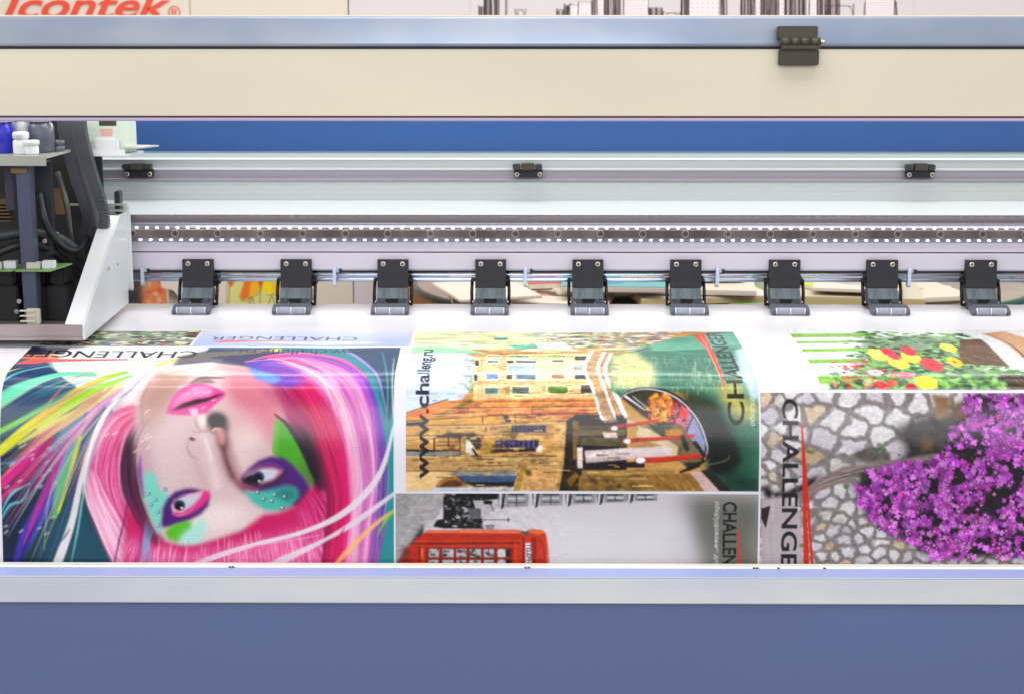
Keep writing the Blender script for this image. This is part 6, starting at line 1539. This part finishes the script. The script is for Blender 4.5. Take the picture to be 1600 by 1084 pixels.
def magazine(cx_, cy_, z, w_, d_, h_, rot, cover, label, spots=(), tilt=0.0, grp=None):
    o = MB().box(-w_ / 2, w_ / 2, -d_ / 2, d_ / 2, 0, h_, bev=min(.0012, h_ * .2)).build('magazine', pap if h_ < .012 else pg_edge)
    o.location = (cx_, cy_, z); o.rotation_euler = (R(tilt), 0, R(rot)); tag(o, label, 'magazine', grp)
    c_ = MB().box(-w_ / 2 + .001, w_ / 2 - .001, -d_ / 2 + .001, d_ / 2 - .001, h_ + .0002, h_ + .0012).build('cover', mat('cover_%d_%d_%d' % cover, cover, .35), o)
    for i, (a, b, ww_, dd_, col) in enumerate(spots):
        n = 9; pr_ = [(a + ww_ / 2 * math.cos(t) * (1 + .25 * math.sin(3 * t + i)), b + dd_ / 2 * math.sin(t) * (1 + .2 * math.cos(2 * t + i))) for t in np.linspace(0, 2 * math.pi, n, endpoint=False)]
        MB().prism_z(pr_, h_ + .0014 + i * .0002, h_ + .0018 + i * .0002).build('cover_picture', mat('ink_%d_%d_%d' % col, col, .4), o)
    return o
G_ = 'magazines lying on the tables behind the printer'
def mz(px, row, z):  p = on_z(px, row, z); return p.x, p.y
t = zA + .001
x, y = mz(762, 476, t); magazine(x, y + .06, t, .15, .2, .042, 4, (214, 196, 150), 'thick stack of cream brochures right of the brown table edge', grp=G_)
x, y = mz(775, 452, t + .05); magazine(x - .02, y, t + .045, .16, .2, .004, 18, (228, 214, 196), 'cream leaflet on top of the thick cream brochure stack', grp=G_)
x, y = mz(850, 468, t + .02); magazine(x, y + .02, t + .016, .27, .20, .010, -9, (228, 216, 200), 'open magazine with a small portrait photo, on the brown table', [(.01, .0, .09, .05, (190, 120, 90)), (.04, -.01, .07, .03, (60, 70, 50)), (.0, .015, .05, .03, (90, 60, 50))], grp=G_)
x, y = mz(850, 482, t); magazine(x + .02, y + .05, t, .30, .24, .012, 8, (96, 96, 72), 'dark olive magazine under the open magazine with the portrait', grp=G_)
x, y = mz(855, 446, t + .03); magazine(x, y + .06, t + .030, .22, .2, .010, 12, (206, 70, 56), 'red covered magazine behind the open one', [(-.05, .0, .06, .08, (230, 170, 130)), (.04, -.03, .07, .05, (226, 214, 200))], grp=G_)
x, y = mz(965, 484, t); magazine(x, y + .02, t, .22, .18, .010, -14, (176, 170, 96), 'olive green landscape magazine lowest on the table', [(-.02, 0, .12, .06, (120, 140, 50)), (.05, .02, .06, .05, (206, 170, 110))], grp=G_)
x, y = mz(955, 460, t + .02); magazine(x, y + .06, t + .022, .25, .2, .008, 10, (224, 208, 190), 'pale magazine with curled cover above the olive one', [(.02, .0, .08, .06, (160, 130, 110))], grp=G_)
x, y = mz(962, 450, t + .05); magazine(x, y + .07, t + .046, .20, .2, .010, -3, (90, 170, 170), 'turquoise magazine on top of the middle pile', [(-.03, -.05, .1, .06, (60, 150, 176)), (.05, .0, .08, .1, (236, 200, 90))], grp=G_)
x, y = mz(1030, 447, t + .04); magazine(x, y + .10, t + .040, .20, .2, .010, 8, (230, 166, 60), 'orange yellow magazine behind the turquoise one', grp=G_)
x, y = mz(1105, 470, t + .02); magazine(x - .02, y + .05, t + .02, .26, .18, .012, 10, (230, 218, 204), 'cream magazine with a corner sticking out towards the green poster', grp=G_)
x, y = mz(1100, 454, t + .04); magazine(x - .03, y + .06, t + .036, .27, .18, .009, -6, (226, 214, 196), 'cream magazine topmost near the green poster', grp=G_)
x, y = mz(1100, 445, t + .05); magazine(x, y + .10, t + .05, .16, .14, .012, 4, (196, 110, 60), 'small orange brown booklet behind the cream magazines', grp=G_)
t = zB + .001
x, y = mz(1335, 458, t + .03); magazine(x, y + .04, t, .27, .2, .030, -8, (206, 196, 168), 'thick taupe book on the green glass table', grp=G_)
x, y = mz(1290, 448, t + .035); magazine(x, y + .05, t + .032, .12, .16, .006, 25, (206, 214, 60), 'lime yellow leaflet on the thick taupe book', [(.0, 0, .06, .04, (236, 236, 120))], grp=G_)
x, y = mz(1330, 452, t + .04); magazine(x + .02, y + .04, t + .0395, .17, .16, .005, -12, (224, 214, 200), 'grey white leaflet overlapping the lime one', [(0, 0, .1, .06, (190, 176, 160))], grp=G_)
x, y = mz(1425, 464, t + .02); magazine(x, y + .03, t + .018, .20, .17, .008, 14, (228, 212, 186), 'cream magazine fanned out on the green glass table', [(-.01, .01, .1, .04, (206, 180, 140))], grp=G_)
x, y = mz(1415, 474, t); magazine(x, y + .03, t, .22, .19, .014, -5, (216, 202, 172), 'yellowed magazine lowest on the right of the green glass table', grp=G_)
